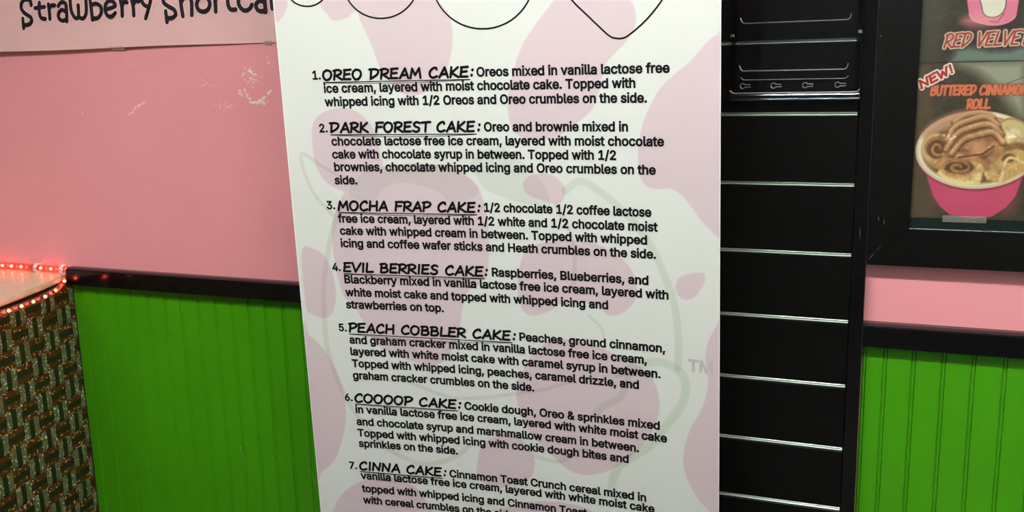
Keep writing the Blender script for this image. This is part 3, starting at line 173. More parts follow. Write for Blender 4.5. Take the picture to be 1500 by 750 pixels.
GLYPH = json.loads('''{"&":[224,[[120,-17,141,-11,161,-1,178,13,184,21,190,28,198,37,206,50,213,67,218,88,220,128,160,128,158,96,154,81,147,69,139,58,130,50,119,44,108,40,96,39,87,40,79,43,72,47,68,52,65,58,64,65,65,72,68,79,75,87,87,97,138,134,157,152,166,163,172,175,176,188,177,202,175,221,168,238,156,252,140,263,121,270,100,272,79,270,60,263,44,252,32,237,25,219,22,199,24,182,30,166,38,151,48,137,60,122,74,106,175,-16,239,-9,114,152,105,163,97,173,91,181,87,188,85,194,84,199,85,204,86,208,88,211,91,213,95,214,100,215,108,214,112,211,114,207,115,202,115,198,114,195,107,187,98,180,61,152,46,140,32,129,20,116,10,102,4,85,1,66,4,44,14,23,29,5,48,-8,72,-16,98,-19]]],",":[94,[[54,-75,89,51,21,51,1,-75]]],".":[94,[[62,-15,75,-7,83,6,86,20,83,35,75,48,62,56,48,59,33,56,20,48,12,35,9,20,12,6,20,-7,33,-15,48,-18]]],"/":[125,[[77,282,-13,-54,47,-54,138,282]]],"1":[227,[[211,-16,211,43,23,43,23,-16],[94,270,28,221,32,158,110,209,91,209,91,-16,153,-16,153,270]]],"2":[227,[[210,-16,210,44,92,44,92,24,145,79,165,101,180,120,192,137,200,153,205,169,206,187,203,210,194,231,179,249,160,262,138,271,112,273,87,271,64,262,45,248,30,229,20,206,15,165,77,165,80,191,83,199,88,205,94,210,102,213,112,214,122,213,130,210,136,206,141,201,143,194,145,186,144,177,141,170,136,161,129,151,119,139,106,125,16,30,16,-16]]],"3":[227,[[136,-16,161,-8,182,6,198,25,209,47,212,72,209,97,199,120,182,138,161,152,134,160,90,160,99,122,202,224,202,270,19,270,19,211,128,211,128,230,63,155,63,108,100,108,118,107,131,103,139,97,144,90,148,82,149,72,148,63,144,55,139,49,131,45,121,42,109,40,98,41,88,44,81,48,76,53,72,59,67,81,3,81,11,40,23,19,39,3,60,-9,84,-17,109,-19]]],"4":[227,[[222,37,222,97,70,97,70,79,178,267,115,270,4,83,4,37],[187,-16,187,174,125,174,125,73,125,61,125,-16]]],"5":[227,[[138,-16,162,-6,182,10,198,30,208,54,211,81,209,102,204,121,195,138,184,153,170,166,153,175,134,180,115,182,99,181,84,177,70,171,63,166,84,166,89,211,199,211,199,270,34,270,17,113,68,107,80,116,89,119,99,122,109,123,120,121,129,118,137,111,143,103,147,93,148,81,147,69,143,60,138,52,130,46,121,42,110,41,101,41,93,44,87,48,82,54,78,60,74,81,11,81,18,42,28,21,44,4,63,-8,86,-16,111,-19]]],"6":[227,[[139,-16,163,-6,182,9,197,29,207,52,210,78,207,104,199,127,184,147,166,161,143,170,118,173,104,171,92,168,81,162,72,155,64,147,51,118,84,115,182,266,118,270,56,179,38,150,25,125,19,103,16,81,19,54,29,30,43,9,63,-6,87,-16,113,-19],[103,41,95,45,88,50,83,58,79,68,78,79,79,90,83,100,88,107,95,112,103,116,113,117,123,116,131,112,138,107,143,99,147,90,148,79,147,67,143,58,138,50,131,45,123,41,113,40]]],"7":[227,[[92,-16,211,221,211,270,16,270,16,211,146,211,146,228,25,-14]]],":":[94,[[62,-15,75,-7,83,6,86,20,83,35,75,48,62,56,48,59,33,56,20,48,12,35,9,20,12,6,20,-7,33,-15,48,-18],[62,126,75,135,83,147,86,162,83,177,75,189,62,198,48,201,33,198,20,189,12,177,9,162,12,147,20,135,33,126,48,124]]],"B":[228,[[124,-16,153,-13,179,-5,199,8,214,25,222,46,225,68,222,90,215,109,204,124,190,136,175,143,173,144,173,123,175,123,187,130,198,140,207,153,213,169,215,187,212,209,204,229,190,246,171,259,148,267,121,270,15,270,15,-16],[78,100,123,100,136,99,146,95,153,90,158,84,161,77,162,69,160,59,155,52,143,46,122,44,78,44],[78,210,119,210,136,208,145,203,150,196,152,186,151,178,148,172,144,166,137,162,129,159,118,158,78,158]]],"C":[255,[[155,-17,175,-12,194,-4,211,7,226,21,237,37,246,57,256,96,193,96,186,74,182,66,176,59,169,53,162,48,153,45,144,43,134,42,116,44,100,51,87,63,77,79,70,100,67,127,70,154,77,175,87,191,100,203,116,210,134,212,144,212,153,210,162,206,169,202,176,196,182,189,186,181,193,159,256,159,246,198,237,217,225,234,211,248,194,259,175,267,155,272,133,273,98,269,67,255,41,233,21,204,9,168,5,127,9,86,21,51,41,21,67,-1,98,-15,133,-19]]],"H":[258,[[78,-16,78,100,181,100,181,-16,244,-16,244,270,181,270,181,160,78,160,78,270,15,270,15,-16]]],"M":[314,[[76,-16,76,146,76,164,76,186,75,208,74,244,34,244,50,199,58,175,65,155,68,147,71,140,133,-16,181,-16,242,140,245,147,248,156,256,176,264,200,278,244,238,244,238,207,237,185,237,164,237,145,237,-16,299,-16,299,270,227,270,162,99,156,84,150,65,144,46,133,9,181,9,171,46,164,66,158,84,153,99,86,270,15,270,15,-16]]],"O":[267,[[169,-15,200,-1,226,21,246,51,258,86,262,127,258,168,246,203,226,233,200,255,169,269,133,273,98,269,67,255,41,233,21,204,9,168,5,127,9,86,21,51,41,21,67,-1,98,-15,133,-19],[116,44,100,51,87,63,77,79,70,100,67,127,70,154,77,175,87,192,100,203,116,210,133,212,151,210,166,203,180,192,190,176,197,154,200,127,197,100,190,79,180,63,166,51,151,44,133,42]]],"P":[222,[[78,-16,78,211,115,211,131,209,141,205,148,200,153,194,156,185,157,174,156,163,153,154,148,147,141,142,131,138,116,137,39,137,39,77,118,77,148,80,174,90,194,105,209,125,217,149,220,174,217,199,209,222,194,242,174,257,148,267,118,270,15,270,15,-16]]],"R":[224,[[78,-16,78,211,116,211,131,209,142,206,149,201,153,195,156,187,157,176,156,166,153,158,149,152,142,148,132,144,116,143,33,143,33,83,119,83,148,86,173,95,194,109,209,128,218,151,220,176,218,201,209,224,194,244,174,258,148,267,119,270,15,270,15,-16],[237,-13,161,130,92,128,167,-16]]],"T":[224,[[81,210,81,-16,144,-16,144,210,224,210,224,270,0,270,0,210]]],"a":[195,[[98,-18,113,-14,126,-7,137,1,145,10,123,10,123,-16,184,-16,184,126,182,148,175,167,165,182,151,193,137,200,123,205,109,207,97,208,79,206,62,203,45,195,29,185,16,170,-2,136,58,118,67,135,70,140,75,143,81,147,88,149,98,150,107,149,113,147,117,144,120,141,121,136,122,128,122,129,124,131,122,130,115,129,103,127,87,125,59,120,45,116,31,110,18,101,8,89,2,73,0,54,2,33,11,14,24,-1,41,-12,60,-18,80,-20],[77,39,71,41,66,43,64,45,62,48,62,52,62,57,64,59,67,62,72,65,90,69,102,70,118,73,134,76,142,79,127,74,122,70,121,62,118,54,113,48,106,43,97,40,85,38]]],"b":[212,[[141,-16,165,-5,185,13,199,36,208,63,211,94,208,125,199,153,185,176,165,193,141,204,115,208,95,206,79,200,66,192,57,183,51,175,72,175,72,270,11,270,11,-16,71,-16,71,14,51,14,57,5,67,-4,79,-12,96,-18,115,-20],[99,41,90,45,83,53,77,63,73,78,72,95,73,112,77,126,83,136,90,143,99,148,110,149,122,148,131,143,138,136,143,125,147,111,148,95,147,78,143,64,138,53,130,45,121,41,110,39]]],"c":[198,[[120,-19,135,-15,149,-10,162,-2,174,8,183,19,191,32,202,62,143,77,133,53,126,46,116,40,111,39,104,39,91,41,82,45,75,53,69,64,65,78,64,94,65,110,69,123,75,135,82,143,91,147,104,149,111,149,116,148,126,143,132,136,143,113,201,128,190,157,183,170,173,181,161,191,148,198,134,203,119,207,103,208,75,204,50,193,29,176,14,152,5,125,1,94,5,63,14,36,29,13,50,-5,75,-16,103,-20]]],"d":[212,[[117,-18,133,-12,146,-4,155,5,162,14,141,14,141,-16,201,-16,201,270,140,270,140,175,162,175,155,183,146,192,133,200,117,206,97,208,71,204,47,193,28,176,13,153,4,125,2,94,4,63,13,36,28,13,47,-5,71,-16,97,-20],[91,41,82,45,75,53,69,64,65,78,64,95,65,111,69,125,74,136,82,143,91,148,102,149,114,148,123,143,130,136,135,126,139,112,140,95,139,77,135,63,129,52,122,45,113,41,102,39]]],"e":[202,[[127,-18,147,-12,164,-3,179,9,190,24,204,56,144,71,135,52,132,47,127,44,121,41,115,39,106,39,94,40,84,44,75,51,69,60,65,73,63,89,63,105,65,117,68,128,74,137,82,144,91,148,103,149,114,148,122,144,129,137,134,128,138,116,143,77,183,115,22,126,22,69,201,69,201,98,199,123,193,146,183,166,170,182,155,194,138,202,121,206,102,208,74,204,49,193,29,175,14,152,4,124,1,93,5,63,14,36,29,12,50,-5,76,-16,106,-20]]],"f":[127,[[-12,205,-12,148,130,148,130,205],[86,-16,86,208,87,216,89,219,91,220,98,221,105,221,124,215,140,270,122,277,114,279,105,280,93,280,77,279,61,274,46,265,35,252,27,235,25,217,25,-16]]],"g":[213,[[128,-89,151,-82,172,-71,188,-54,199,-31,202,-5,202,205,141,205,141,175,162,175,156,183,146,192,134,200,117,206,98,208,71,204,48,193,28,176,13,153,4,126,2,96,4,65,14,38,28,16,48,0,72,-10,97,-13,117,-12,133,-6,145,1,155,10,161,19,140,19,140,-2,137,-17,131,-25,120,-31,103,-33,92,-32,83,-30,77,-26,72,-22,55,0,3,-29,20,-55,31,-67,45,-77,62,-85,81,-89,104,-91],[91,47,82,51,74,58,69,67,65,80,64,96,65,112,69,125,74,136,82,143,91,148,102,149,114,148,123,143,130,136,136,126,139,113,141,96,139,80,136,67,130,57,123,51,114,47,102,45]]],"h":[205,[[74,125,77,134,82,140,88,145,96,148,105,149,117,147,125,141,130,132,133,116,133,-16,194,-16,194,121,192,146,184,167,172,185,155,198,135,205,113,208,89,204,67,194,49,175,28,129,72,128,72,270,11,270,11,-16,72,-16,72,113]]],"i":[83,[[72,-16,72,205,11,205,11,-16],[56,218,68,226,76,237,79,252,76,266,68,277,56,285,42,288,28,285,16,277,8,266,5,252,8,237,16,226,28,218,42,216]]],"k":[190,[[95,84,99,84,199,197,136,205,54,121,39,121,47,49],[72,-16,72,270,11,270,11,-16],[206,-10,97,138,53,94,139,-15]]],"l":[95,[[83,-16,109,-11,97,45,78,42,74,42,71,42,73,40,73,41,72,50,72,270,11,270,11,41,14,19,26,-1,45,-13,69,-17]]],"m":[305,[[72,-16,72,118,74,129,77,137,81,142,86,146,93,149,99,150,109,148,116,144,120,138,122,128,122,-16,183,-16,183,123,184,131,186,138,190,143,195,146,201,149,209,150,219,148,226,144,230,138,232,126,232,-16,294,-16,294,128,292,151,284,172,272,188,256,200,238,206,218,209,201,207,184,202,169,193,157,182,147,168,134,132,182,132,168,173,154,192,134,205,110,209,94,207,80,202,66,194,54,183,45,169,32,132,72,132,71,205,11,205,11,-16]]],"n":[205,[[74,125,77,134,82,140,88,145,96,148,105,149,117,147,125,141,130,132,133,116,133,-16,194,-16,194,121,192,146,184,168,172,185,155,198,135,205,113,208,89,204,67,194,49,175,28,129,72,128,71,205,11,205,11,-16,72,-16,72,113]]],"o":[208,[[132,-16,158,-5,178,13,194,36,203,63,206,94,203,125,194,152,178,176,158,193,132,204,104,208,75,204,50,193,29,176,14,152,5,125,1,94,5,63,14,36,29,13,50,-5,75,-16,104,-20],[91,41,82,45,75,53,69,64,65,78,64,94,65,110,69,123,75,135,82,143,91,147,104,149,116,147,126,143,133,135,139,123,143,109,144,94,143,78,139,64,133,53,126,46,116,41,104,39]]],"p":[212,[[72,-87,72,14,51,14,57,5,67,-4,79,-12,96,-18,115,-20,141,-16,165,-5,185,13,199,36,208,63,211,94,208,125,199,153,185,176,165,193,141,204,115,208,95,206,79,200,66,192,57,183,51,175,71,175,71,205,11,205,11,-87],[99,41,90,45,83,53,77,63,73,78,72,95,73,112,77,126,83,136,90,143,99,148,110,149,122,148,131,143,138,136,143,125,147,111,148,95,147,78,143,64,138,53,130,45,121,41,110,39]]],"r":[130,[[72,-16,72,118,73,127,76,134,81,139,87,143,94,146,104,147,113,147,117,146,137,143,137,207,115,208,106,208,86,205,68,197,53,183,49,176,71,176,71,205,11,205,11,-16]]],"s":[182,[[115,-18,136,-11,155,0,169,14,178,33,181,53,177,77,165,97,144,111,119,120,90,126,78,130,72,133,71,136,70,138,71,142,75,146,82,149,94,151,105,149,111,146,116,140,125,121,183,134,171,165,161,180,149,192,133,201,114,206,93,208,71,206,51,199,34,189,20,175,11,157,8,137,12,113,25,93,45,79,70,70,102,63,112,59,116,56,118,54,118,52,117,48,113,44,104,40,91,38,79,40,71,43,66,48,56,71,-2,59,9,25,19,9,33,-4,50,-13,70,-18,91,-20]]],"t":[114,[[-12,205,-12,148,117,148,117,205],[17,45,21,20,35,-1,57,-14,83,-18,98,-17,125,-11,113,44,91,41,86,41,80,41,79,43,78,50,78,251,17,251]]],"u":[205,[[116,-15,138,-4,156,14,177,61,134,61,134,-16,194,-16,194,205,133,205,133,77,131,65,128,56,123,49,117,45,109,42,100,41,88,43,80,48,75,58,72,73,72,205,11,205,11,69,13,44,21,22,33,4,50,-8,70,-16,91,-18]]],"v":[195,[[124,-16,208,205,142,205,97,82,87,48,71,-5,123,-5,108,48,97,82,53,205,-14,205,71,-16]]],"w":[284,[[111,-16,139,82,146,108,153,137,165,184,119,184,130,136,137,109,145,82,173,-16,226,-16,293,205,228,205,202,111,197,92,191,71,186,49,176,5,220,5,211,49,206,71,201,92,196,111,170,205,114,205,88,111,83,92,78,71,72,48,63,5,107,5,97,49,92,72,87,93,82,111,55,205,-10,205,57,-16]]],"x":[189,[[54,-16,87,34,96,48,103,60,125,104,64,103,87,60,102,34,135,-16,200,-11,100,122,100,70,197,201,132,205,104,161,95,147,88,134,65,90,126,90,103,135,87,161,58,205,-7,201,90,71,90,124,-11,-11]]],"y":[195,[[23,-85,30,-87,46,-88,61,-87,76,-82,89,-74,100,-64,109,-50,116,-35,208,205,142,205,97,82,86,48,71,-5,123,-5,108,48,97,82,53,205,-14,205,65,-1,61,-12,57,-22,54,-26,51,-28,49,-29,45,-29,38,-28,19,-25,5,-79]]],"z":[190,[[185,-16,185,44,78,44,78,25,182,160,182,205,8,205,8,146,112,146,112,165,5,28,5,-16]]]}''')

# ---------------------------------------------------------------- lettering
def inside(p, L):
    c = False; n = len(L)
    for i in range(n):
        a, b = L[i - 1], L[i]
        if (a[1] > p[1]) != (b[1] > p[1]) and p[0] < (b[0] - a[0]) * (p[1] - a[1]) / (b[1] - a[1]) + a[0]: c = not c
    return c

_gc = {}
def glyph(ch):
    if ch in _gc: return _gc[ch]
    adv, loops = GLYPH[ch]
    LP = [[(L[i] / 500, L[i + 1] / 500) for i in range(0, len(L), 2)] for L in loops]
    P, E = [], []
    for L in LP:
        n = len(P); P += [Vector(p) for p in L]; E += [(n + i, n + (i + 1) % len(L)) for i in range(len(L))]
    vo, _e, fo, *_r = delaunay_2d_cdt(P, E, [], 0, 1e-5)
    V, T = [(v.x, v.y) for v in vo], []
    for f in fo:
        c = (sum(vo[i].x for i in f) / len(f), sum(vo[i].y for i in f) / len(f)); wn = 0
        for L in LP:
            for i in range(len(L)):
                p, q = L[i - 1], L[i]; cr = (q[0] - p[0]) * (c[1] - p[1]) - (c[0] - p[0]) * (q[1] - p[1])
                if p[1] <= c[1] < q[1] and cr > 0: wn += 1
                elif q[1] <= c[1] < p[1] and cr < 0: wn -= 1
        if wn: T.append(tuple(f))
    _gc[ch] = (adv / 500, V, T); return _gc[ch]

def text_verts(s, xl, z, size, xr=None, sx=None):
    tot = sum(glyph(c)[0] if c != ' ' else .19 for c in s)
    k = (xr - xl) / tot if xr else sx
    V, T = [], []; x = xl
    for c in s:
        if c == ' ': x += .19 * k; continue
        a, gv, gt = glyph(c); n = len(V)
        V += [(x + p[0] * k, z + p[1] * size) for p in gv]; T += [tuple(n + i for i in t) for t in gt]; x += a * k
    return V, T, k

# comic capitals as centre lines on a unit-high body; s = smooth, l = straight
O_ = [(.36, 1.0), (.1, .78), (.02, .38), (.2, .02), (.5, .06), (.72, .42), (.68, .84), (.36, 1.0)]
CAPS = {
 'O': (.86, [('s', O_)]),
 'C': (.78, [('s', [(.66, .8), (.6, .98), (.34, .92), (.08, .6), (.06, .2), (.3, 0.0), (.66, .14)])]),
 'R': (.78, [('l', [(.16, .96), (.02, 0)]), ('s', [(.02, .9), (.4, 1.0), (.68, .84), (.56, .56), (.14, .4)]), ('l', [(.2, .42), (.7, 0.0)])]),
 'E': (.74, [('l', [(.16, .94), (.02, .04)]), ('l', [(.1, .96), (.68, 1.0)]), ('l', [(.1, .5), (.56, .56)]), ('l', [(.02, .04), (.6, .04)])]),
 'D': (.86, [('l', [(.16, .9), (.06, 0.02)]), ('s', [(.0, .96), (.5, .98), (.76, .8), (.62, .42), (.06, .02)])]),
 'A': (.84, [('l', [(.0, 0), (.5, 1.0), (.72, 0.0)]), ('l', [(.18, .3), (.66, .36)])]),
 'M': (.98, [('l', [(.0, .0), (.2, .96), (.42, .3), (.8, .98), (.86, .0)])]),
 'K': (.8, [('l', [(.16, 1.), (.04, 0)]), ('l', [(.7, .98), (.14, .44), (.7, .0)])]),
 'F': (.7, [('l', [(.16, .96), (.02, 0)]), ('l', [(.1, .96), (.7, .98)]), ('l', [(.1, .5), (.56, .54)])]),
 'S': (.72, [('s', [(.64, .9), (.4, 1.), (.14, .82), (.24, .56), (.54, .4), (.52, .12), (.26, .0), (.0, .12)])]),
 'T': (.76, [('l', [(.04, .94), (.82, 1.0)]), ('l', [(.44, .96), (.32, .0)])]),
 'H': (.82, [('l', [(.14, 1.), (.02, 0)]), ('l', [(.74, 1.), (.66, .0)]), ('l', [(.08, .48), (.7, .52)])]),
 'P': (.74, [('l', [(.16, .94), (.04, 0)]), ('s', [(.02, .92), (.46, 1.0), (.72, .8), (.5, .5), (.12, .38)])]),
 'V': (.78, [('l', [(.06, 1.), (.26, .0), (.8, .98)])]),
 'I': (.36, [('l', [(.2, 1.), (.1, 0)])]),
 'L': (.68, [('l', [(.16, 1.), (.04, .02), (.62, .06)])]),
 'B': (.8, [('l', [(.16, .96), (.04, .02)]), ('s', [(.04, .94), (.5, .98), (.62, .76), (.44, .56), (.14, .52)]), ('s', [(.14, .52), (.56, .5), (.68, .26), (.46, .04), (.04, .02)])]),
 'N': (.86, [('l', [(.02, 0), (.16, .98), (.6, .04), (.8, 1.0)])]),
 'U': (.8, [('s', [(.1, 1.), (.06, .4), (.2, .03), (.5, .03), (.68, .4), (.74, 1.)])]),
 'W': (1.0, [('l', [(.08, 1.), (.18, .0), (.5, .7), (.62, .0), (.96, 1.)])]),
 '!': (.36, [('l', [(.22, 1.), (.14, .34)]), ('l', [(.1, .06), (.11, .05)])]),
}
def cap_lines(s, xl, xr, z, h, space=.52):
    tot = sum(CAPS[c][0] if c != ' ' else space for c in s) - .08
    k = (xr - xl) / tot; x = xl; out = []
    for c in s:
        if c == ' ': x += space * k; continue
        a, st = CAPS[c]
        for kind, P in st:
            Q = catmull(P) if kind == 's' else P
            out.append([(x + p[0] * k * .93, z + p[1] * h) for p in Q])
        x += a * k
    return out

def ribbon(lines, wd):
    """flat brush strokes with round ends"""
    V, T = [], []
    r = wd / 2
    for L in lines:
        for (a, b) in zip(L[:-1], L[1:]):
            dx, dz = b[0] - a[0], b[1] - a[1]; d = math.hypot(dx, dz) or 1e-9; nx, nz = -dz / d * r, dx / d * r; n = len(V)
            V += [(a[0] + nx, a[1] + nz), (a[0] - nx, a[1] - nz), (b[0] - nx, b[1] - nz), (b[0] + nx, b[1] + nz)]; T.append((n, n + 1, n + 2, n + 3))
        for p in (L if len(L) < 7 else L[::1]):
            n = len(V); V += [(p[0] + r * math.cos(i * math.pi / 4), p[1] + r * math.sin(i * math.pi / 4)) for i in range(8)]; T.append(tuple(range(n, n + 8)))
    return V, T

# ---------------------------------------------------------------- flat prints: a fine sheet with printed colours
class Print:
    def __init__(s, X, Z, base):
        s.X, s.Z = X, Z; s.C = np.empty(X.shape + (3,)); s.C[:] = base; s.rng = np.random.RandomState(3)
    def _dist(s, P, pad, closed):
        P = np.array(P); x0, z0 = P.min(0) - pad; x1, z1 = P.max(0) + pad
        m = (s.X > x0) & (s.X < x1) & (s.Z > z0) & (s.Z < z1)
        x, z = s.X[m], s.Z[m]; d = np.full(x.shape, 1e9); ins = np.zeros(x.shape, bool)
        n = len(P)
        for i in range(n if closed else n - 1):
            a, b = P[i], P[(i + 1) % n]; e = b - a; l = e @ e + 1e-18
            t = np.clip(((x - a[0]) * e[0] + (z - a[1]) * e[1]) / l, 0, 1)
            d = np.minimum(d, (x - a[0] - t * e[0]) ** 2 + (z - a[1] - t * e[1]) ** 2)
            if closed and abs(e[1]) > 1e-12:
                c = ((a[1] > z) != (b[1] > z)) & (x < e[0] * (z - a[1]) / e[1] + a[0]); ins ^= c
        return m, np.sqrt(d), ins
    def _put(s, m, a, col):
        a = a[:, None]; s.C[m] = s.C[m] * (1 - a) + np.array(col, float) * a
    def poly(s, P, col, soft=.002, alpha=1., mul=False):
        m, d, ins = s._dist(P, soft, True); sd = np.where(ins, -d, d); a = np.clip(.5 - sd / soft, 0, 1) * alpha
        s._put(m, a, col)
    def tint(s, P, k, soft=.002):
        m, d, ins = s._dist(P, soft, True); sd = np.where(ins, -d, d); a = np.clip(.5 - sd / soft, 0, 1)[:, None]
        s.C[m] *= 1 + (np.array(k) - 1) * a
    def tline(s, P, wd, k, soft=.002):
        m, d, _ = s._dist(P, wd + soft, False); a = np.clip(.5 - (d - wd / 2) / soft, 0, 1)[:, None]; s.C[m] *= 1 + (np.array(k) - 1) * a
    def line(s, P, wd, col, soft=.0012, alpha=1.):
        m, d, _ = s._dist(P, wd + soft, False); s._put(m, np.clip(.5 - (d - wd / 2) / soft, 0, 1) * alpha, col)
    def lines(s, LL, wd, col, soft=.0012):
        for L in LL: s.line(L, wd, col, soft)
    def ell(s, c, rx, rz, col, soft=.002, alpha=1., rot=0.):
        t = np.linspace(0, 2 * np.pi, 40)[:-1]; x, z = rx * np.cos(t), rz * np.sin(t)
        s.poly(list(zip(c[0] + x * math.cos(rot) - z * math.sin(rot), c[1] + x * math.sin(rot) + z * math.cos(rot))), col, soft, alpha)
    def noise(s, amp, cell=1):
        n = s.rng.randn(s.X.shape[0] // cell + 2, s.X.shape[1] // cell + 2)
        n = np.kron(n, np.ones((cell, cell)))[:s.X.shape[0], :s.X.shape[1]]
        if cell > 1:
            for ax in (0, 1):
                k = np.ones(cell) / cell; n = np.apply_along_axis(lambda v: np.convolve(v, k, 'same'), ax, n)
        s.C += n[..., None] * amp

def _grain(s, c, rx, rz, amp, cells):
    e = ((s.X - c[0]) / rx) ** 2 + ((s.Z - c[1]) / rz) ** 2; a = np.clip((1 - e) * 6, 0, 1)
    n = np.zeros(s.X.shape)
    for cell in cells:
        g = s.rng.randn(s.X.shape[0] // cell + 3, s.X.shape[1] // cell + 3)
        y = np.arange(s.X.shape[0]) / cell; x = np.arange(s.X.shape[1]) / cell; yi, xi = y.astype(int), x.astype(int); fy, fx = (y - yi)[:, None], (x - xi)[None]
        fy = fy * fy * (3 - 2 * fy); fx = fx * fx * (3 - 2 * fx)
        n += (g[yi][:, xi] * (1 - fy) * (1 - fx) + g[yi + 1][:, xi] * fy * (1 - fx) + g[yi][:, xi + 1] * (1 - fy) * fx + g[yi + 1][:, xi + 1] * fy * fx)
    s.C *= (1 + amp * a * n / len(cells) ** .5)[..., None]
Print.grain = _grain

def sheet(name, X, Z, Yf, C, m, parent=None):
    nz, nx = X.shape; V = np.stack([X, Yf, Z], -1).reshape(-1, 3)
    i = np.arange(nz * nx).reshape(nz, nx)
    Q = np.stack([i[:-1, :-1], i[:-1, 1:], i[1:, 1:], i[1:, :-1]], -1).reshape(-1, 4)
    me = bpy.data.meshes.new(name); me.vertices.add(len(V)); me.vertices.foreach_set('co', V.ravel().astype(np.float32))
    me.loops.add(Q.size); me.loops.foreach_set('vertex_index', Q.ravel().astype(np.int32))
    me.polygons.add(len(Q)); me.polygons.foreach_set('loop_start', np.arange(0, Q.size, 4, dtype=np.int32)); me.polygons.foreach_set('use_smooth', np.ones(len(Q), bool))
    me.update(calc_edges=True)
    c = np.clip(C, 0, 255) / 255; c = np.where(c <= .04045, c / 12.92, ((c + .055) / 1.055) ** 2.4)
    at = me.color_attributes.new('print', 'FLOAT_COLOR', 'POINT'); full = np.ones((len(V), 4), np.float32); full[:, :3] = c.reshape(-1, 3); at.data.foreach_set('color', full.ravel())
    me.materials.append(m); o = bpy.data.objects.new(name, me); COL.objects.link(o)
    if parent: o.parent = parent
    return o

# ---------------------------------------------------------------- materials
PINK = mat('pink_paint', (232, 152, 158), .42, vary=.03, scale=3, bump=.12, bscale=260)
GREEN = mat('green_gloss_paint', (66, 150, 8), .3, vary=.05, scale=5, bump=.06, bscale=60)
BLACK = mat('black_gloss_trim', (10, 9, 11), .13, vary=.2, scale=12, bump=.05)
SLAT = mat('black_slat_laminate', (11, 11, 10), .3, spec=.25, vary=.15, scale=25, bump=.1, bscale=500)
FRAME = mat('black_frame_paint', (9, 10, 9), .35, spec=.25, vary=.2, scale=30)
ALU = mat('brushed_aluminium', (215, 228, 218), .3, metal=1., vary=.12, scale=20, stretch=(1, 8, 40), bump=.1, bscale=80)
INK = mat('black_ink', (8, 6, 9), .6, spec=.15)
TMINK = mat('pale_grey_ink', (178, 173, 171), .6)
STRAWINK = mat('dark_plum_ink', (30, 10, 22), .5)
VINYL = print_mat('printed_banner_fabric', .6, bump=.25)
GLOSSP = print_mat('laminated_print', .42, coat=0.)
PAPER = mat('pale_pink_card', (226, 180, 178), .5, vary=.035, scale=9)
WHITEP = mat('white_plastic', (225, 215, 210), .4)
CEIL = mat('ceiling_white', (205, 205, 200), .8)
FLOORM = mat('floor_grey', (70, 70, 66), .4, vary=.15, scale=4)
WALLM = mat('side_wall_paint', (92, 96, 90), .7)
COUNTER = mat('speckled_cream_laminate', (206, 196, 166), .22, vary=.12, scale=160)
DARKP = mat('dark_olive_panel', (30, 32, 12), .6)
SILVER = glitter('silver_glitter', (120, 118, 84), (240, 240, 205), .10)
BRONZE = glitter('bronze_glitter', (98, 50, 17), (245, 205, 150), .10)
DARKS = mat('dark_olive_strand', (30, 33, 9), .6, vary=.25, scale=60)
ROPE = clear('clear_rope_plastic', (1., .62, .6), .15, .25)
BULB = mat('red_led', (255, 60, 40), .4, emit=((1., .16, .08), 18.))
HOT = mat('led_die', (255, 200, 160), .4, emit=((1., .55, .32), 60.))
ACR = clear('clear_acrylic', (.93, .93, .955), .06, .0)
ACRE = clear('clear_acrylic_edge', (.75, .82, .85), .28, .7)
TAPE = clear('clear_tape', (.9, .9, .9), .3, .35, film=(190, 186, 176))
TAPE2 = mat('aged_tape', (176, 146, 134), .35)
CHIP = mat('bare_plaster_chip', (246, 232, 216), .8)
SCRATCH = mat('pale_scratch', (150, 190, 110), .5)
GREY = mat('grey_dust', (120, 122, 118), .6)
LIP = mat('metal_lip', (150, 165, 160), .3, metal=1.)
LEDGE = mat('dark_green_glazing_strip', (24, 36, 33), .12)
LAMPM = mat('lamp_diffuser', (255, 255, 250), .5)
BODY = mat('lamp_body', (230, 230, 228), .5)

# ================================================================= the setting
WY = .030     # painted face of the back wall
def struct(o): o['kind'] = 'structure'; return o
struct(boxo('floor', FLOORM, -3.3, 1.3, -4.6, .12, -.1, 0))
struct(boxo('ceiling', CEIL, -3.3, 1.3, -4.6, .12, 2.8, 2.9))
wall = struct(boxo('wall_back', PINK, -3.3, 1.3, WY, .12, 0, 2.8))
struct(boxo('wall_left', WALLM, -3.3, -3.2, -4.5, WY, 0, 2.8))
struct(boxo('wall_right', mat('right_wall_white', (215, 220, 212), .6), 1.2, 1.3, -4.5, WY, 0, 2.8))
struct(boxo('wall_front', WALLM, -3.2, 1.2, -4.6, -4.5, 0, 2.8))

def plank_mesh(x0, x1, z0, z1):
    bm = bmesh.new(); f, g = WY - .004, WY - .0008
    pts = [(x0, WY), (x0, g), (x0 + .0012, g), (x0 + .0025, f + .0008), (x0 + .0045, f), (x0 + .0065, f + .0008), (x0 + .0078, g), (x0 + .0092, f), (x1 - .0012, f), (x1, g), (x1, WY)]
    return prism(bm, pts, 'z', z0, z1)
gl = [-2.3845, -2.3227, -2.256, -2.1886, -2.1275, -2.0623, -1.9998, -1.9400, -1.8763, -1.8144, -1.7556, -1.6974, -1.6400, -1.5799, -1.518, -1.45, -1.389, -1.328, -1.272]
gr = [-.0275, .0162, .0754, .1363, .196, .2572] + [.2572 + .06 * i for i in range(1, 14)]
wain = []
for nm, G in (('trim_3', gl), ('trim_4', gr)):
    t = struct(empty(nm)); wain.append(t)
    for a, b in zip(G[:-1], G[1:]):
        obj('plank', plank_mesh(a, b, .1, .905), GREEN, t)
RAIL = [(WY, .953), (.012, .9525), (.0025, .949), (0, .946), (0, .901), (.002, .899), (WY, .899)]
def rail(name, x0, x1):
    bm = bmesh.new(); prism(bm, RAIL, 'x', x0, x1); return struct(obj(name, bm, BLACK))
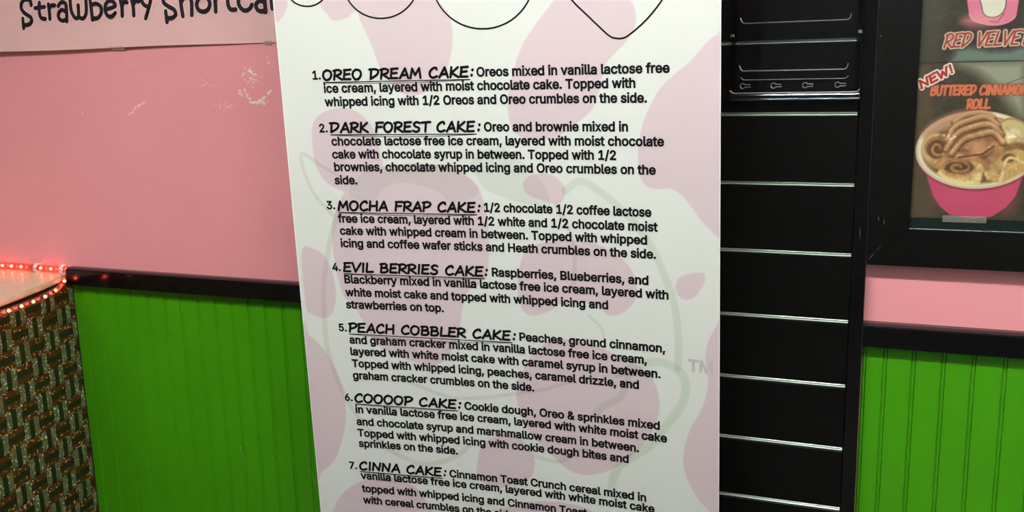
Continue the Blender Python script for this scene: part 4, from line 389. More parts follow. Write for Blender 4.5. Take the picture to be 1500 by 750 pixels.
rail('trim_1', -2.347, -1.27); rail('trim_2', -.0285, 1.2)
for nm, a, b in (('baseboard_left', -2.347, -1.27), ('baseboard_right', -.0285, 1.2)):
    struct(boxo(nm, BLACK, a, b, 0, WY, 0, .1))

# chipped plaster flecks and pale scratches belong to the wall
random.seed(5)
V, T = [], []
def fleck(V, T, x, y, z, rx, rz, rot=0.):
    n = len(V); k = random.randint(5, 8); jit = random.uniform(0, .0012)
    for i in range(k):
        a = 2 * math.pi * i / k; q = random.uniform(.45, 1.); px, pz = rx * q * math.cos(a), rz * q * math.sin(a)
        V.append((x + px * math.cos(rot) - pz * math.sin(rot), y - jit, z + px * math.sin(rot) + pz * math.cos(rot)))
    T.append(tuple(range(n, n + k)))
for cx, cz, sx_, sz_, n, s in DATA['chips']:
    for i in range(int(n * 1.6)):
        q = s * random.uniform(.25, 1.0) * .8
        fleck(V, T, cx + random.gauss(0, .55) * sx_, WY - .0004, cz + random.gauss(0, .55) * sz_, q * random.uniform(.8, 1.6), q * random.uniform(.35, .9), random.uniform(-.3, 1.3))
for L, n, q in ((DATA['streak'], 30, .0016), (DATA['arc'], 60, .0020)):
    C = catmull(L)
    for i in range(n):
        p = random.choice(C); fleck(V, T, p[0] + random.gauss(0, .0018), WY - .0004, p[1] + random.gauss(0, .0018), q * random.uniform(1.2, 3.2), q * random.uniform(.5, 1.2), .8)
tag(raw('paint_chips', V, [t[::-1] for t in T], CHIP, wall), kind='stuff')
V, T = [], []
for L in DATA['scr']:
    for a, b in zip(L[:-1], L[1:]):
        n = len(V); d = .0009; y = WY - .0046
        V += [(a[0] - d, y, a[1]), (a[0] + d, y, a[1]), (b[0] + d * .6, y, b[1]), (b[0] - d * .6, y, b[1] - .0006)]; T.append((n, n + 1, n + 2, n + 3))
tag(raw('scratches', V, T, SCRATCH, wain[0]), kind='stuff')

for i, (x, y, hx, hy, st) in enumerate(LAMPS):
    L = tag(empty('ceiling_light', (x, y, 2.8)), ['long white ceiling light panel above the menu banner', 'white ceiling light panel above the framed dessert posters', 'white ceiling light panel behind and left of the camera', 'white ceiling light panel behind the camera nearest the door side'][i], 'ceiling light', 'ceiling light panels')
    o = boxo('housing', BODY, -hx - .02, hx + .02, -hy - .02, hy + .02, -.05, 0, parent=L, bev=.004)
    m = mat('lamp_glow', (255, 255, 250), .5, emit=(LAMP_COLOR, st))
    boxo('diffuser', m, -hx, hx, -hy, hy, -.056, -.0505, parent=L)

# ================================================================= slatwall
sw = tag(empty('slatwall_panel', (-.66, 0, 0)), 'black slatwall panel with thin metal groove strips behind the banner edge', 'slatwall')
def sub(name, bm, m, parent):
    o = obj(name, bm, m); o.parent = parent; o.matrix_parent_inverse = Matrix.Translation(parent.location).inverted(); return o
GZ = [.05, .2, .352, .5035, .6513, .8026, .9533, 1.105, 1.26, 1.4137, 1.5687, 1.721, 1.873, 2.025, 2.177, 2.33]
ed = [0.0] + GZ + [2.44]
for i in range(len(ed) - 1):
    a = ed[i] + (.0050 if i else 0); b = ed[i + 1] - (.0050 if i < len(ed) - 2 else 0)
    bm = bmesh.new(); box(bm, -1.265, -.0595, 0, WY, a, b, bev=.0008, seg=1); sub('slat', bm, SLAT, sw)
for z in GZ:
    bm = bmesh.new()
    prof = [(.0145, z - .0050), (.0085, z - .0050), (.0030, z - .0046), (.0010, z - .0024), (.0034, z - .0004), (.0026, z + .0010), (.0012, z + .0034), (.0024, z + .0050), (.0145, z + .0050)]
    prism(bm, prof, 'x', -1.262, -.0610); sub('metal_insert', bm, ALU, sw)
bm = bmesh.new(); box(bm, -.0585, -.0285, -.004, WY, 0, 2.44, bev=.0015); sub('edge_trim', bm, BLACK, sw)
bm = bmesh.new(); box(bm, -1.27, -1.2655, -.002, WY, 0, 2.44, bev=.001); sub('edge_trim', bm, BLACK, sw)

# ================================================================= acrylic holder on the slatwall
ah = tag(empty('brochure_holder', (-.192, -.02, 1.447)), 'empty clear acrylic brochure holder hanging on the black slatwall', 'brochure holder')
X0, X1, Z0, Z1, YB, YF = -.329, -.056, 1.447, 1.83, -.0015, -.03
def asub(n, m, *a, bev=0.):
    bm = bmesh.new(); box(bm, *a, bev=bev); return sub(n, bm, m, ah)
asub('back_panel', ACR, X0, X1, YB - .002, YB, Z0, Z1)
asub('front_panel', ACR, X0 + .001, X1 - .001, YF, YF + .002, Z0 + .002, Z1 - .09)
asub('side_panel', ACR, X0, X0 + .012, YF, YB - .0022, Z0, Z1 - .04)
asub('side_panel', ACR, X1 - .012, X1, YF, YB - .0022, Z0, Z1 - .04)
asub('bottom_ledge', clear('clear_acrylic_ledge', (.62, .70, .76), .15, .12), X0, X1, YF - .001, YB - .0024, Z0 - .001, Z0 + .0125, bev=.003)
def ridge(x0, x1, z, up, rad):
    pts = [(x0 - .002, YF - .0004, z + up)] + [(x0 + .008 * (1 - math.cos(a)), YF - .0004, z + .008 * (1 - math.sin(a))) for a in np.linspace(.3, 1.57, 4)]
    pts += [(x1 - .008 * (1 - math.cos(a)), YF - .0004, z + .008 * (1 - math.sin(a))) for a in np.linspace(1.57, .3, 4)] + [(x1 + .001, YF - .0004, z + up)]
    V, T = tube_mesh(pts, rad, 6); o = raw('ridge', V, T, ACRE); o.parent = ah; o.matrix_parent_inverse = Matrix.Translation(ah.location).inverted()
ridge(X0 + .024, X1 - .026, 1.610, .012, .0014)
ridge(X0 + .024, X1 - .028, 1.509, .012, .0014)
ridge(X0 + .026, X1 - .026, 1.490, .004, .0008)
ridge(X0 + .004, X1 - .003, 1.4615, .004, .0016)
for k in range(4):
    cx = X0 + .030 + k * .0655
    pts = [(cx + .0055 * math.cos(a), YF - .0008, 1.477 + .0055 * math.sin(a)) for a in np.linspace(.5, 5.8, 14)]
    pts = [(cx + .016, YF - .0008, 1.4796)] + pts + [(cx + .016, YF - .0008, 1.4744)]
    V, T = tube_mesh(pts, .0011, 6, True); o = raw('keyhole', V, T, ACRE); o.parent = ah; o.matrix_parent_inverse = Matrix.Translation(ah.location).inverted()
for zz in (1.585,):
    for xx in (X0 + .006, X1 - .006):
        asub('peg', ACRE, xx - .004, xx + .004, YF - .003, YF + .0, zz - .003, zz + .003, bev=.001)

# ================================================================= framed menu board on the right
mb = tag(empty('menu_board', (.2, 0, 1.087)), 'wide black mitred frame holding the dessert posters', 'poster frame')
ox0, ox1, oz0, oz1, ix0, ix1, iz0, iz1 = -.0275, .42, 1.0875, 1.905, .0545, .338, 1.1685, 1.845
YFf = -.004
def member(c):
    bm = bmesh.new(); prism(bm, c, 'y', YFf, WY); bmesh.ops.bevel(bm, geom=[e for e in bm.edges if all(abs(v.co.y - YFf) < 1e-6 for v in e.verts)], offset=.0012, segments=2, affect='EDGES')
    sub('frame_member', bm, FRAME, mb)
member([(ox0, oz0), (ix0, iz0), (ix0, iz1), (ox0, oz1)])
member([(ox1, oz0), (ox1, oz1), (ix1, iz1), (ix1, iz0)])
member([(ox0, oz0), (ox1, oz0), (ix1, iz0), (ix0, iz0)])
member([(ox0, oz1), (ix0, iz1), (ix1, iz1), (ox1, oz1)])
bm = bmesh.new(); box(bm, ix0, ix1, .009, WY - .0003, iz0, iz1); sub('backing_board', bm, DARKP, mb)
bm = bmesh.new(); box(bm, ix0 + .0005, ix1 - .0005, .004, .0088, iz0 + .0005, 1.1925); sub('glazing_strip', bm, LEDGE, mb)
bm = bmesh.new(); box(bm, ix0 + .0005, ix1 - .0005, -.0005, .0038, iz0 + .0002, iz0 + .0022, bev=.0005); sub('metal_lip', bm, LIP, mb)
V, T = [], []
for x, z, rx, rz, ro in ((.0035, 1.184, .0008, .008, 0), (-.008, 1.19, .0006, .006, .1), (-.02, 1.105, .0006, .012, -.6), (-.005, 1.125, .0005, .014, -.75), (-.022, 1.575, .0012, .003, 0), (-.018, 1.543, .0011, .0011, 0), (-.0445, 1.16, .0005, .02, 0)):
    fleck(V, T, x, YFf - .0004, z, rx, rz, ro)
o = tag(raw('scuff_marks', V, [t[::-1] for t in T], GREY, mb), kind='stuff'); o.matrix_parent_inverse = Matrix.Translation(mb.location).inverted()

A = DATA['art']
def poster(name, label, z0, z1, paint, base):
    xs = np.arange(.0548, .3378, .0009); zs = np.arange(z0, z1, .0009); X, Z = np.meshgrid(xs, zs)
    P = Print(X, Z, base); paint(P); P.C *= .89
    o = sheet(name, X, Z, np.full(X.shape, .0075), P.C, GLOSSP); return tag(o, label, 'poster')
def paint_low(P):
    P.noise(4, 24); P.noise(4, 9)
    P.poly(A['wood'], (90, 76, 54), .012, .7)
    P.poly(A['glare'], (172, 178, 152), .03, .8)  # pale glare on the glossy sheet, painted into the print colours
    P.line(A['lineA'], .0012, (60, 62, 55)); P.line(A['lineB'], .001, (110, 105, 92), alpha=.5)
    # tub
    body = A['body']
    P.poly(body, (196, 72, 104), .002)
    xs = [p[0] for p in body]; mid = (min(xs) + max(xs)) / 2
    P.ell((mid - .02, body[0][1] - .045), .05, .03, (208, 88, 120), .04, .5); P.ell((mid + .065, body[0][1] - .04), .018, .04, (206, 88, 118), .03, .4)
    c, l, t, r, b = A['rimc']; rx = (r[0] - l[0]) / 2; rz = (t[1] - b[1]) / 2; c = ((r[0] + l[0]) / 2, (t[1] + b[1]) / 2)
    P.ell((c[0], c[1] - .004), rx, rz, (150, 52, 82), .003)
    P.ell(c, rx, rz, (206, 196, 160), .002); P.ell((c[0], c[1] + .0015), rx * .965, rz * .95, (232, 224, 192), .0025)
    P.ell((c[0], c[1] + .002), rx * .905, rz * .87, (178, 150, 118), .0025)
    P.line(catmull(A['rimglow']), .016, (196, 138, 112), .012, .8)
    inner = (c[0], c[1] - .006)
    P.ell(inner, rx * .86, rz * .78, (116, 82, 48), .01)
    def roll(cc, rx_, rz_, rot, base, dark, lite):
        P.ell(cc, rx_, rz_, base, .004, 1, rot)
        P.ell((cc[0] + rx_ * .05, cc[1] + rz_ * .06), rx_ * .78, rz_ * .72, dark, .006, 1, rot)
        t = np.linspace(.6, 9.5, 30); q = .12 + .068 * t
        x, z = rx_ * q * np.cos(t), rz_ * q * np.sin(t)
        sp_ = list(zip(cc[0] + rx_ * .05 + x * math.cos(rot) - z * math.sin(rot), cc[1] + x * math.sin(rot) + z * math.cos(rot)))
        P.line(sp_, rx_ * .17, lite, .004, .85); P.line([(a_, b_ + rz_ * .05) for a_, b_ in sp_[4:18]], rx_ * .06, base, .003, .7)
    TAN, LITE, DK, CAR = (196, 158, 104), (226, 204, 150), (98, 64, 36), (150, 108, 72)
    P.poly(catmull(A['ur'], True), (206, 184, 128), .003); P.ell(A['rollU'][0], .014, .010, (228, 214, 168), .006)
    P.line(catmull(A['ur'][:4]), .004, (170, 140, 86), .003)
    P.poly(catmull(A['lf'], True), (188, 152, 96), .003); roll(A['rollL'][0], .031, .032, -.2, LITE[:0] + (204, 172, 118), (104, 66, 40), (168, 122, 78))
    P.line(catmull(A['lf'][4:]), .006, (170, 132, 80), .005)
    P.poly(catmull(A['rr'], True), (200, 164, 102), .003)
    P.line(catmull([A['rr'][2], A['rr'][3], A['rr'][4], A['rr'][5]]), .014, (140, 100, 62), .006)
    P.line(catmull([A['rr'][0], A['rr'][1], A['rr'][2]]), .007, (222, 190, 128), .004)
    P.ell(A['rollR'][0], .013, .009, (112, 76, 44), .005, 1, .3); P.line(catmull([A['rr'][6], A['rollR'][0], A['rr'][8]]), .006, (226, 200, 140), .004)
    P.poly(catmull(A['fr'], True), (212, 182, 118), .003)
    P.line(catmull(A['fr'][:5]), .012, (176, 128, 82), .005); roll((A['rollF'][0][0] - .006, A['rollF'][0][1] + .002), .037, .021, -.05, (190, 146, 92), (92, 58, 34), (172, 130, 84))
    P.line(catmull(A['fr'][6:10]), .008, (236, 216, 152), .006); P.line(catmull([A['fr'][5], A['fr'][6]]), .010, (222, 198, 138), .005)
    P.poly(catmull(A['swirl'], True), (146, 98, 62), .004)
    P.line(catmull(A['r4']), .017, (170, 122, 82), .006); P.line(catmull(A['r4'][:4]), .006, (206, 164, 118), .005)
    P.ell((A['swirl'][9][0] - .03, A['swirl'][9][1] + .018), .02, .014, (188, 140, 104), .012, .8)
    for k, wv in (('r0', .012), ('r1', .012), ('r2', .013), ('r3', .013)):
        C = catmull(A[k]); P.line([(x, z - .003) for x, z in C], wv, (98, 62, 38), .005); P.line(C, wv * .8, (176, 130, 90), .004); P.line([(x, z + .0022) for x, z in C], wv * .3, (212, 172, 128), .004)
    for (px, pz, q) in ((0, 0, 1.), (.006, .004, .7), (-.005, .006, .6)):
        P.ell((A['swirl'][1][0] + .012 + px, A['swirl'][1][1] + .002 + pz), .004 * q, .003 * q, (222, 208, 180), .002)
    P.line([(A['r4'][0][0] + .004, A['r4'][0][1] - .004), (A['r4'][2][0], A['r4'][2][1] - .006), (A['r4'][3][0], A['r4'][3][1] - .002)], .004, (84, 54, 30), .004)
    P.grain((c[0], c[1] - .004), rx * .86, rz * .80, .09, (4, 8, 14))
    # lettering
    OR = (214, 114, 76)
    b0, b1, b2 = A['butt']; LL = cap_lines('BUTTERED CINNAMON', b0[0], b1[0], b0[1], b2[1] - b0[1], .45); P.lines(LL, .0062, (70, 48, 36), .003); P.lines(LL, .0047, OR, .0016)
    b0, b1, b2 = A['roll']; LL = cap_lines('ROLL', b0[0], b1[0], b0[1], b2[1] - b0[1]); P.lines(LL, .0062, (70, 48, 36), .003); P.lines(LL, .0050, OR, .0016)
    n0, n1, n2 = A['new']; ln = math.hypot(n1[0] - n0[0], n1[1] - n0[1]); an = math.atan2(n1[1] - n0[1], n1[0] - n0[0])
    rot = lambda L: [(n0[0] + x * math.cos(an) - z * math.sin(an), n0[1] + x * math.sin(an) + z * math.cos(an)) for x, z in L]
    LL = cap_lines('NEW!', .002, ln, 0, .016); LR = [rot(L) for L in LL]
    P.lines([[(x + .001, z - .002) for x, z in L] for L in LR], .010, (40, 34, 30), .003); P.lines(LR, .0110, (238, 226, 210), .0015); P.lines(LR, .0046, (170, 42, 36), .0012)
    # serifs of NEW
    h = .016; tot = .86 + .74 + 1.0 + .36 - .08; k = ln / tot
    for sx_ in (.02, .16, .8, .86 + .1, .86 + .62, .86 + .74 + .06, .86 + .74 + .5, .86 + .74 + .95):
        top = sx_ not in (.02,)
        P.line(rot([(sx_ * k - .0015, h if top else 0), (sx_ * k + .0025, h if top else 0)]), .002, (170, 42, 36), .001)
def paint_up(P):
    P.noise(4, 24); P.noise(4, 9)
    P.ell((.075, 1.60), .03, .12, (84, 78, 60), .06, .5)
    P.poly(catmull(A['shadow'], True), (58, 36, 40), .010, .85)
    P.poly(A['teal'], (122, 150, 138), .016, .75)  # bright teal reflection along the bottom, painted into the print
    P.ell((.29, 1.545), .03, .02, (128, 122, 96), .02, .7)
    P.poly(catmull(A['cup'], True), (222, 122, 150), .002)
    c = A['cup']; P.ell((c[5][0] - .02, c[5][1] + .01), .035, .012, (230, 150, 150), .02, .7)
    P.line(catmull(c[2:9]), .0015, (240, 176, 170), .002)
    P.poly(catmull(A['badge'], True), (58, 48, 46), .002); b = A['badge']; cx = sum(p[0] for p in b) / 8; cz = sum(p[1] for p in b) / 8
    P.poly(catmull([(cx + (p[0] - cx) * .93, cz + (p[1] - cz) * .95) for p in b], True), (222, 224, 200), .002)
    P.line([(b[3][0] + .002, b[3][1] - .008), (b[4][0], b[4][1] - .011), (b[5][0], b[5][1] - .006)], .0015, (120, 70, 80))
    P.line(A['lineC'], .001, (120, 118, 104), .001, .5)
    b0, b1, b2 = A['red']; LL = cap_lines('RED VELVET', b0[0], b1[0], b0[1], b2[1] - b0[1], .45)
    LL = [[(x + (z - b0[1]) * .12, z + (x - b0[0]) * .02) for x, z in L] for L in LL]
    P.lines(LL, .0105, (52, 44, 36), .004); P.lines(LL, .0085, (222, 204, 172), .0018); P.lines(LL, .0042, (158, 62, 58), .0015)
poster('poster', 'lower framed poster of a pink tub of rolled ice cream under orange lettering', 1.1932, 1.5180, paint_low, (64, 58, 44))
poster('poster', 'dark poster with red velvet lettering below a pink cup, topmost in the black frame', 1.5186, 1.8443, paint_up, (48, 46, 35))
o = boxo('tape', TAPE, .118, .202, .0030, .0036, 1.1865, 1.2005); tag(o, 'clear tape strip under the pink ice cream tub on the lower poster', 'tape')

# ================================================================= strawberry sign on the left wall
def ysign(x, z):
    t = min(max((-1.5 - x) / 1.0, 0), 1.2); f = max(0, 1 - (z - 1.61) / .3)
    return WY - .0025 - .020 * t * f
sg = tag(empty('wall_sign', (-2.05, WY, 1.61)), 'pale pink dessert sign with dark rounded lettering on the pink wall', 'sign')
def sgsub(n, V, T, m):
    o = raw(n, V, T, m); o.parent = sg; o.matrix_parent_inverse = Matrix.Translation(sg.location).inverted(); return o
xs = np.linspace(-2.78, -1.30, 38); zs = np.linspace(1.6105, 1.96, 12); V, T = [], []
for z in zs:
    for x in xs: V.append((x, ysign(x, z), z + .0012 * math.sin(x * 9) * (z < 1.62)))
nV = len(V); V += [(v[0], v[1] + .0012, v[2]) for v in V]; nx = len(xs)
for j in range(len(zs) - 1):
    for i in range(nx - 1):
        a = j * nx + i; T.append((a, a + 1, a + 1 + nx, a + nx)); T.append((nV + a, nV + a + nx, nV + a + 1 + nx, nV + a + 1))
for i in range(nx - 1): T.append((i, nV + i, nV + i + 1, i + 1))
sgsub('card', V, T, PAPER)
# words, letter by letter
counts = [2, 2, 2, 2, 2, 2, 1, 2, 2, 2, 2, 2, 1, 2, 2, 1, 2, 3, 1]
ST = DATA['straw'] + [[(-1.395, 1.715), (-1.36, 1.722), (-1.365, 1.74), (-1.385, 1.742), (-1.398, 1.715), (-1.385, 1.69), (-1.358, 1.695)]]; k = 0
HALO = mat('pale_letter_edge', (236, 200, 198), .5)
for n in counts:
    L = [catmull(s, n=5) if len(s) > 2 else s for s in ST[k:k + n]]; k += n
    for wd, m, off in ((.0185, HALO, .0005), (.0122, STRAWINK, .001)):
        V2, T2 = ribbon(L, wd)
        sgsub('letter' if m is STRAWINK else 'letter_edge', [(x, ysign(x, z) - off, z) for x, z in V2], T2, m)
for x0, x1, z0, z1, lab in ((-2.098, -2.046, 1.6015, 1.6135, 'small yellowed tape piece under the middle of the pink dessert sign'), (-1.572, -1.55, 1.603, 1.6135, 'tiny torn tape bit on the sign edge beside the banner')):
    V = [(x0, ysign(x0, 1.61) - .0012, z1), (x0 + .002, WY - .0035, z0 + .001), (x1 - .001, WY - .0035, z0), (x1, ysign(x1, 1.61) - .0012, z1)]
    V += [(v[0], v[1] + .0005, v[2]) for v in V]
    tag(raw('tape', V, [(0, 1, 2, 3), (7, 6, 5, 4), (0, 4, 5, 1), (1, 5, 6, 2), (2, 6, 7, 3), (3, 7, 4, 0)], TAPE2), lab, 'tape')

# ================================================================= counter with woven front and light ropes
ct = tag(empty('service_counter', (-2.6, -.4, 0)), 'cream topped counter with a woven glitter front beside the green wall', 'counter')
def csub(n, V, T, m, sm=False):
    o = raw(n, V, T, m, smooth=sm); o.parent = ct; o.matrix_parent_inverse = Matrix.Translation(ct.location).inverted(); return o
AN = math.radians(13); DX, DY = math.sin(AN), -math.cos(AN); NX, NY = math.cos(AN), math.sin(AN)
OX, OY = -2.353, .014
def cp_(u, n, z): return (OX + DX * u + NX * n, OY + DY * u + NY * n, z)
edge = [(-2.354, .0), (-2.324, -.085), (-2.300, -.16), (-2.280, -.235), (-2.262, -.31), (-2.245, -.42), (-2.235, -.6), (-2.23, -.92)]
out = [(-3.19, .029), (-2.358, .029)] + edge + [(-3.19, -.92)]
bm = bmesh.new(); prism(bm, out, 'z', .912, .93)
bmesh.ops.bevel(bm, geom=[e for e in bm.edges if abs(e.verts[0].co.z - e.verts[1].co.z) < 1e-6], offset=.004, segments=2, affect='EDGES')
o = obj('countertop', bm, COUNTER); o.parent = ct; o.matrix_parent_inverse = Matrix.Translation(ct.location).inverted()
# body
P4 = [cp_(0.02, -.012, 0)[:2], cp_(.9, -.012, 0)[:2], (-3.18, -.87), (-3.18, .02)]
bm = bmesh.new(); prism(bm, P4, 'z', 0, .911); o = obj('body', bm, DARKP); o.parent = ct; o.matrix_parent_inverse = Matrix.Translation(ct.location).inverted()
CU, CZ, U0, Z00 = .0702, .0575, .3283, .694
def over(i, j): return (i + j) % 2 == 0      # vertical band on top
def strand(pts_fn, n0, n1, lo, hi, vertical, m, name):
    V, T = [], []; sec = []
    for c in range(n0, n1):
        for f in (.12, .5, .88): sec.append((c, f))
    for c, f in sec:
        up = pts_fn(c); h = .0022 if up else -.0022
        for q, dn in ((lo, 0), (hi, 0), (hi, -.0014), (lo, -.0014)):
            s = (c - .5 + f)
            V.append(('v', s, q, h + dn))
    W = []
    for _, s, q, h in V:
        if vertical: W.append(cp_(max(-.012, q), h, Z00 + s * CZ))
        else: W.append(cp_(max(-.012, U0 + s * CU), h, q))
    k = len(sec)
    for i in range(k - 1):
        for j in range(4): T.append((i * 4 + j, i * 4 + (j + 1) % 4, i * 4 + 4 + (j + 1) % 4, i * 4 + 4 + j))
    T += [(3, 2, 1, 0), tuple((k - 1) * 4 + j for j in range(4))]
    csub(name, W, T, m)
JZ0, JZ1 = -11, 4
for i in range(-5, 8):
    uc = U0 + i * CU
    for lo, hi, m, nm in ((-.47, -.15, SILVER, 'silver_strand'), (-.15, .15, DARKS, 'dark_strand'), (.15, .47, SILVER, 'silver_strand')):
        a, b = uc + lo * CU, uc + hi * CU
        if b < -.010: continue
        strand(lambda c: over(i, c), JZ0, JZ1, max(a, -.012), b, True, m, nm)
for j in range(JZ0, JZ1):
    zc = Z00 + j * CZ
    for lo, hi, m, nm in ((-.47, -.17, BRONZE, 'bronze_strand'), (-.17, .17, DARKS, 'dark_strand'), (.17, .47, BRONZE, 'bronze_strand')):
        strand(lambda c: not over(c, j), -5, 8, zc + lo * CZ, zc + hi * CZ, False, m, nm)
# edge strip where the woven front meets the wall
V = [cp_(-.014, -.002, 0), cp_(-.009, -.002, 0), cp_(-.009, .0045, 0), cp_(-.014, .0045, 0)]; V += [(v[0], v[1] - 0, .905) for v in V]
csub('edge_strip', V, [(3, 2, 1, 0), (4, 5, 6, 7), (0, 1, 5, 4), (1, 2, 6, 5), (2, 3, 7, 6), (3, 0, 4, 7)], DARKP)

def ball(parent, name, p, r, m, proto={}):
    key = (r, m.name)
    if key not in proto:
        bm = bmesh.new(); bmesh.ops.create_icosphere(bm, subdivisions=1, radius=r); me = bpy.data.meshes.new(name); bm.to_mesh(me); bm.free(); me.materials.append(m); proto[key] = me
    o = bpy.data.objects.new(name, proto[key]); COL.objects.link(o); o.location = p; o.parent = parent; o.matrix_parent_inverse = Matrix.Translation(parent.location).inverted(); return o
def rope(label, path, bulbs, rad):
    r = tag(empty('light_rope', path[0]), label, 'rope light', 'red light ropes on the counter')
    V, T = tube_mesh(path, rad, 12); o = raw('tube', V, T, ROPE, smooth=True); o.parent = r; o.matrix_parent_inverse = Matrix.Translation(r.location).inverted()
    for p in bulbs:
        ball(r, 'bulb', p, .0052, BULB)
        l = bpy.data.lights.new('bulb_glow', 'POINT'); l.energy = .0055; l.color = (1., .05, .03); l.shadow_soft_size = .012
        lo = bpy.data.objects.new('bulb_glow', l); COL.objects.link(lo); lo.location = p; lo.parent = r; lo.matrix_parent_inverse = Matrix.Translation(r.location).inverted()
    return r
zb = .9425
back_x = [-3.10 + .042 * i for i in range(12)]
bxs = [-2.6296, -2.5905, -2.5495, -2.5080 * 0 - 2.4668, -2.4246, -2.3835]
r1 = rope('red light rope clipped along the wall joint behind the cream counter', [(x, .0165, zb) for x in np.linspace(-3.12, -2.345, 30)], [(x, .0165, zb) for x in [-2.671 - .0415 * i for i in range(11)][::-1] + bxs], .0112)
for x in (-2.478, -2.372):
    V, T = tube_mesh([(x, .0165 + .0140 * math.cos(a), zb + .0135 * math.sin(a)) for a in np.linspace(.2, 5.2, 12)], .0032, 6)
    V2 = [(v[0] * 1., v[1], v[2]) for v in V]; V2 = [(x + (v[0] - x) * 2.2, v[1], v[2]) for v in V2]
    o = raw('clip', V2, T, WHITEP); o.parent = r1; o.matrix_parent_inverse = Matrix.Translation(r1.location).inverted(); o['label'] = 'white plastic clip'
fp = catmull([(-2.345, -.012, .925), (-2.325, -.045, .909), (-2.294, -.0974, .908), (-2.262, -.169, .908), (-2.2435, -.227, .908), (-2.2315, -.2775, .908), (-2.2225, -.3266, .908), (-2.2192, -.3719, .908), (-2.208, -.5, .908), (-2.203, -.7, .908), (-2.2, -.92, .908)], n=4)
fb = [(-2.337, -.022, .917), (-2.294, -.0974, .908), (-2.259, -.169, .908), (-2.2415, -.227, .908), (-2.2305, -.2775, .908), (-2.2225, -.3266, .908), (-2.2192, -.3719, .908), (-2.214, -.42, .908), (-2.210, -.47, .908)] + [(-2.2065 + .0005 * (i < 3), -.52 - .05 * i, .908) for i in range(8)]
fp = [(x + .004, y, z) for x, y, z in fp]; fb = [(x + .004, y, z) for x, y, z in fb]
rope('red light rope hanging under the slanted front edge of the counter', fp, fb, .0095)

# ================================================================= the banner
YB0, KA, KK, XC, KT = -.3, .05645537, -.12509773, -.75181327, -.06295351
def yban(x, z): return YB0 + KA * (x - XC) + KK * (x - XC) ** 2 + KT * (z - 1.1)
bn = tag(empty('menu_banner', (XC, -.24, 0)), 'tall white and pink roll-up banner listing seven ice cream cakes', 'banner')
def bsub(n, V, T, m, off=.0006, label=None):
    o = raw(n, [(x, yban(x, z) - off, z) for x, z in V], T, m); o.parent = bn; o.matrix_parent_inverse = Matrix.Translation(bn.location).inverted()
    if label: o['label'] = label
    return o
zs = np.concatenate([np.arange(.10, .42, .004), np.arange(.42, 1.76, .002), np.arange(1.76, 2.03, .02)])
tt = np.linspace(0, 1, 476)
XL = -1.2437 - (1.684 - zs) * .0139; XR = -.300 + (1.644 - zs) * .0038
Xg = XL[:, None] + (XR - XL)[:, None] * tt[None]; Zg = np.repeat(zs[:, None], len(tt), 1)
P = Print(Xg, Zg, (200, 204, 198))
for pts in DATA['pink']: P.poly(catmull(pts, True), (194, 177, 182), .003)
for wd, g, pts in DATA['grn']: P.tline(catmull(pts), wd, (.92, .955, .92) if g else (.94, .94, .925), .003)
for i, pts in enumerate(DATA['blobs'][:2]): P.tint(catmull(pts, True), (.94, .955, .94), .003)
Yg = YB0 + KA * (Xg - XC) + KK * (Xg - XC) ** 2 + KT * (Zg - 1.1)
o = sheet('fabric', Xg, Zg, Yg, P.C, VINYL); o.parent = bn; o.matrix_parent_inverse = Matrix.Translation(bn.location).inverted()
# folded hems down both sides
for s in (0, 1):
    V, T = [], []
    for z in np.linspace(.10, 2.02, 60):
        x = (-1.2437 - (1.684 - z) * .0139) if s == 0 else (-.300 + (1.644 - z) * .0038); a, b = (x - .0004, x + .001) if s == 0 else (x - .001, x + .0004)
        y = yban(x, z)
        V += [(a, y - .0005, z), (b, y - .0005, z), (b, y + .0016, z), (a, y + .0016, z)]
    for i in range(59):
        for j in range(4): T.append((i * 4 + j, i * 4 + (j + 1) % 4, i * 4 + 4 + (j + 1) % 4, i * 4 + 4 + j))
    o = raw('hem', V, T, mat('hem_white', (226, 222, 220), .6)); o.parent = bn; o.matrix_parent_inverse = Matrix.Translation(bn.location).inverted()
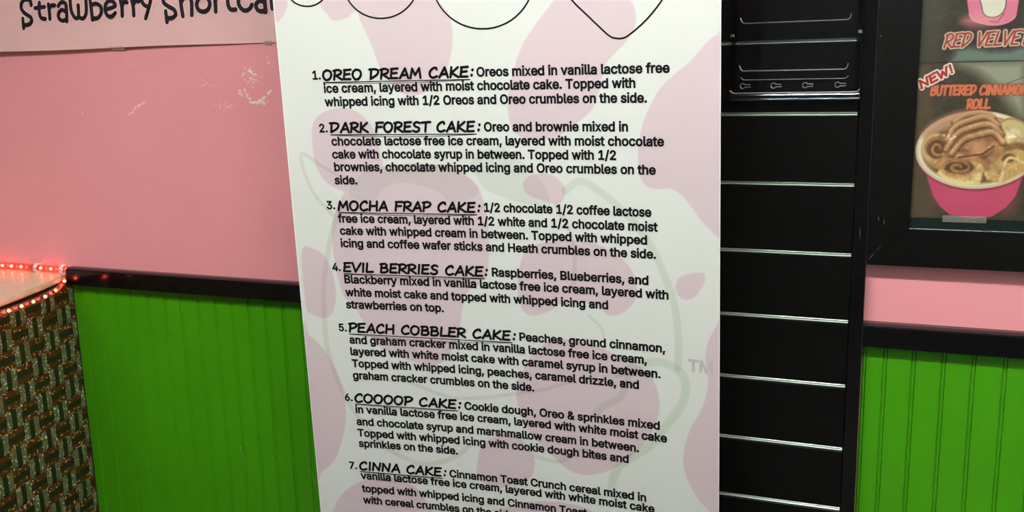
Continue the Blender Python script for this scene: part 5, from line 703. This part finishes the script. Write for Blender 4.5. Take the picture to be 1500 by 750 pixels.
# text
SIZE = .0358; scales = []
for s, xl, xr, z in DATA['txt']:
    if xr: V, T, k = text_verts(s, xl, z, SIZE, xr=xr); scales.append(k)
    else: V, T, k = text_verts(s, xl, z, SIZE, sx=sum(scales) / len(scales))
    bsub('text_line', V, T, INK)
UL = [.004] * 9
for i, (s, xl, xr, z, xc, n0, n1, nz) in enumerate(DATA['tit']):
    V, T = ribbon(cap_lines(s, xl + .002, xr - .001, z, .0208), .0054); bsub('heading', V, T, INK)
    V, T = ribbon([[(xc - .0045, z + .0028), (xc - .0040, z + .0042)], [(xc - .0020, z + .0135), (xc - .0015, z + .0149)]], .0058); bsub('colon', V, T, INK)
    bsub('underline', [(xl + .001, z - .0064), (xr + .002, z - .0064), (xr + .002, z - .0042), (xl + .001, z - .0042)], [(0, 1, 2, 3)], INK)
    V, T, _ = text_verts('%d.' % (i + 1), n1 + .003 - (glyph(str(i + 1))[0] + glyph('.')[0]) * .033, nz, .0345, sx=.033); bsub('item_number', V, T, INK)
for i, pts in enumerate(DATA['arcs']):
    C = catmull(pts, True, 3) if i == 3 else catmull(pts, True, 2)
    V, T = [], []; n = len(C); wd = .0017
    for j in range(n):
        a = np.array(C[j - 1]); b = np.array(C[(j + 1) % n]); d = b - a; d /= np.linalg.norm(d); nn = np.array([-d[1], d[0]]) * wd
        V += [tuple(np.array(C[j]) + nn), tuple(np.array(C[j]) - nn)]
    T = [(2 * j, 2 * j + 1, (2 * j + 3) % (2 * n), (2 * j + 2) % (2 * n)) for j in range(n)]
    bsub('outline', V, T, INK)
(ax, az), (bx_, bz), h = DATA['tm']
V, T, _ = text_verts('TM', ax, az, h / .53, xr=bx_ + .002); bsub('trademark_letters', V, T, TMINK, .0004, 'pale grey letters')
# hardware out of frame: top rail, cassette, feet, pole
for nm, z0, z1, hw in (('top_rail', 2.015, 2.045, .012), ('cassette', .02, .115, .045)):
    V, T = [], []
    xsn = np.linspace(-1.262, -.292, 12)
    for x in xsn:
        y = yban(x, (z0 + z1) / 2) + (0.0 if nm == 'top_rail' else .02)
        V += [(x, y - hw, z0), (x, y - hw, z1), (x, y + hw, z1), (x, y + hw, z0)]
    for i in range(len(xsn) - 1):
        for j in range(4): T.append((i * 4 + j, i * 4 + (j + 1) % 4, i * 4 + 4 + (j + 1) % 4, i * 4 + 4 + j))
    T += [(3, 2, 1, 0), tuple(4 * (len(xsn) - 1) + j for j in range(4))]
    o = raw(nm, V, T, ALU); o.parent = bn; o.matrix_parent_inverse = Matrix.Translation(bn.location).inverted()
for x in (-1.1, -.45):
    bm = bmesh.new(); y = yban(x, 0) + .02; box(bm, x - .02, x + .02, y - .16, y + .12, 0, .02, bev=.004); sub('foot', bm, BLACK, bn)
V, T = tube_mesh([(XC, yban(XC, .1) + .02, .1), (XC, yban(XC, 2.0) + .02, 2.03)], .008, 10); o = raw('pole', V, T, ALU); o.parent = bn; o.matrix_parent_inverse = Matrix.Translation(bn.location).inverted()
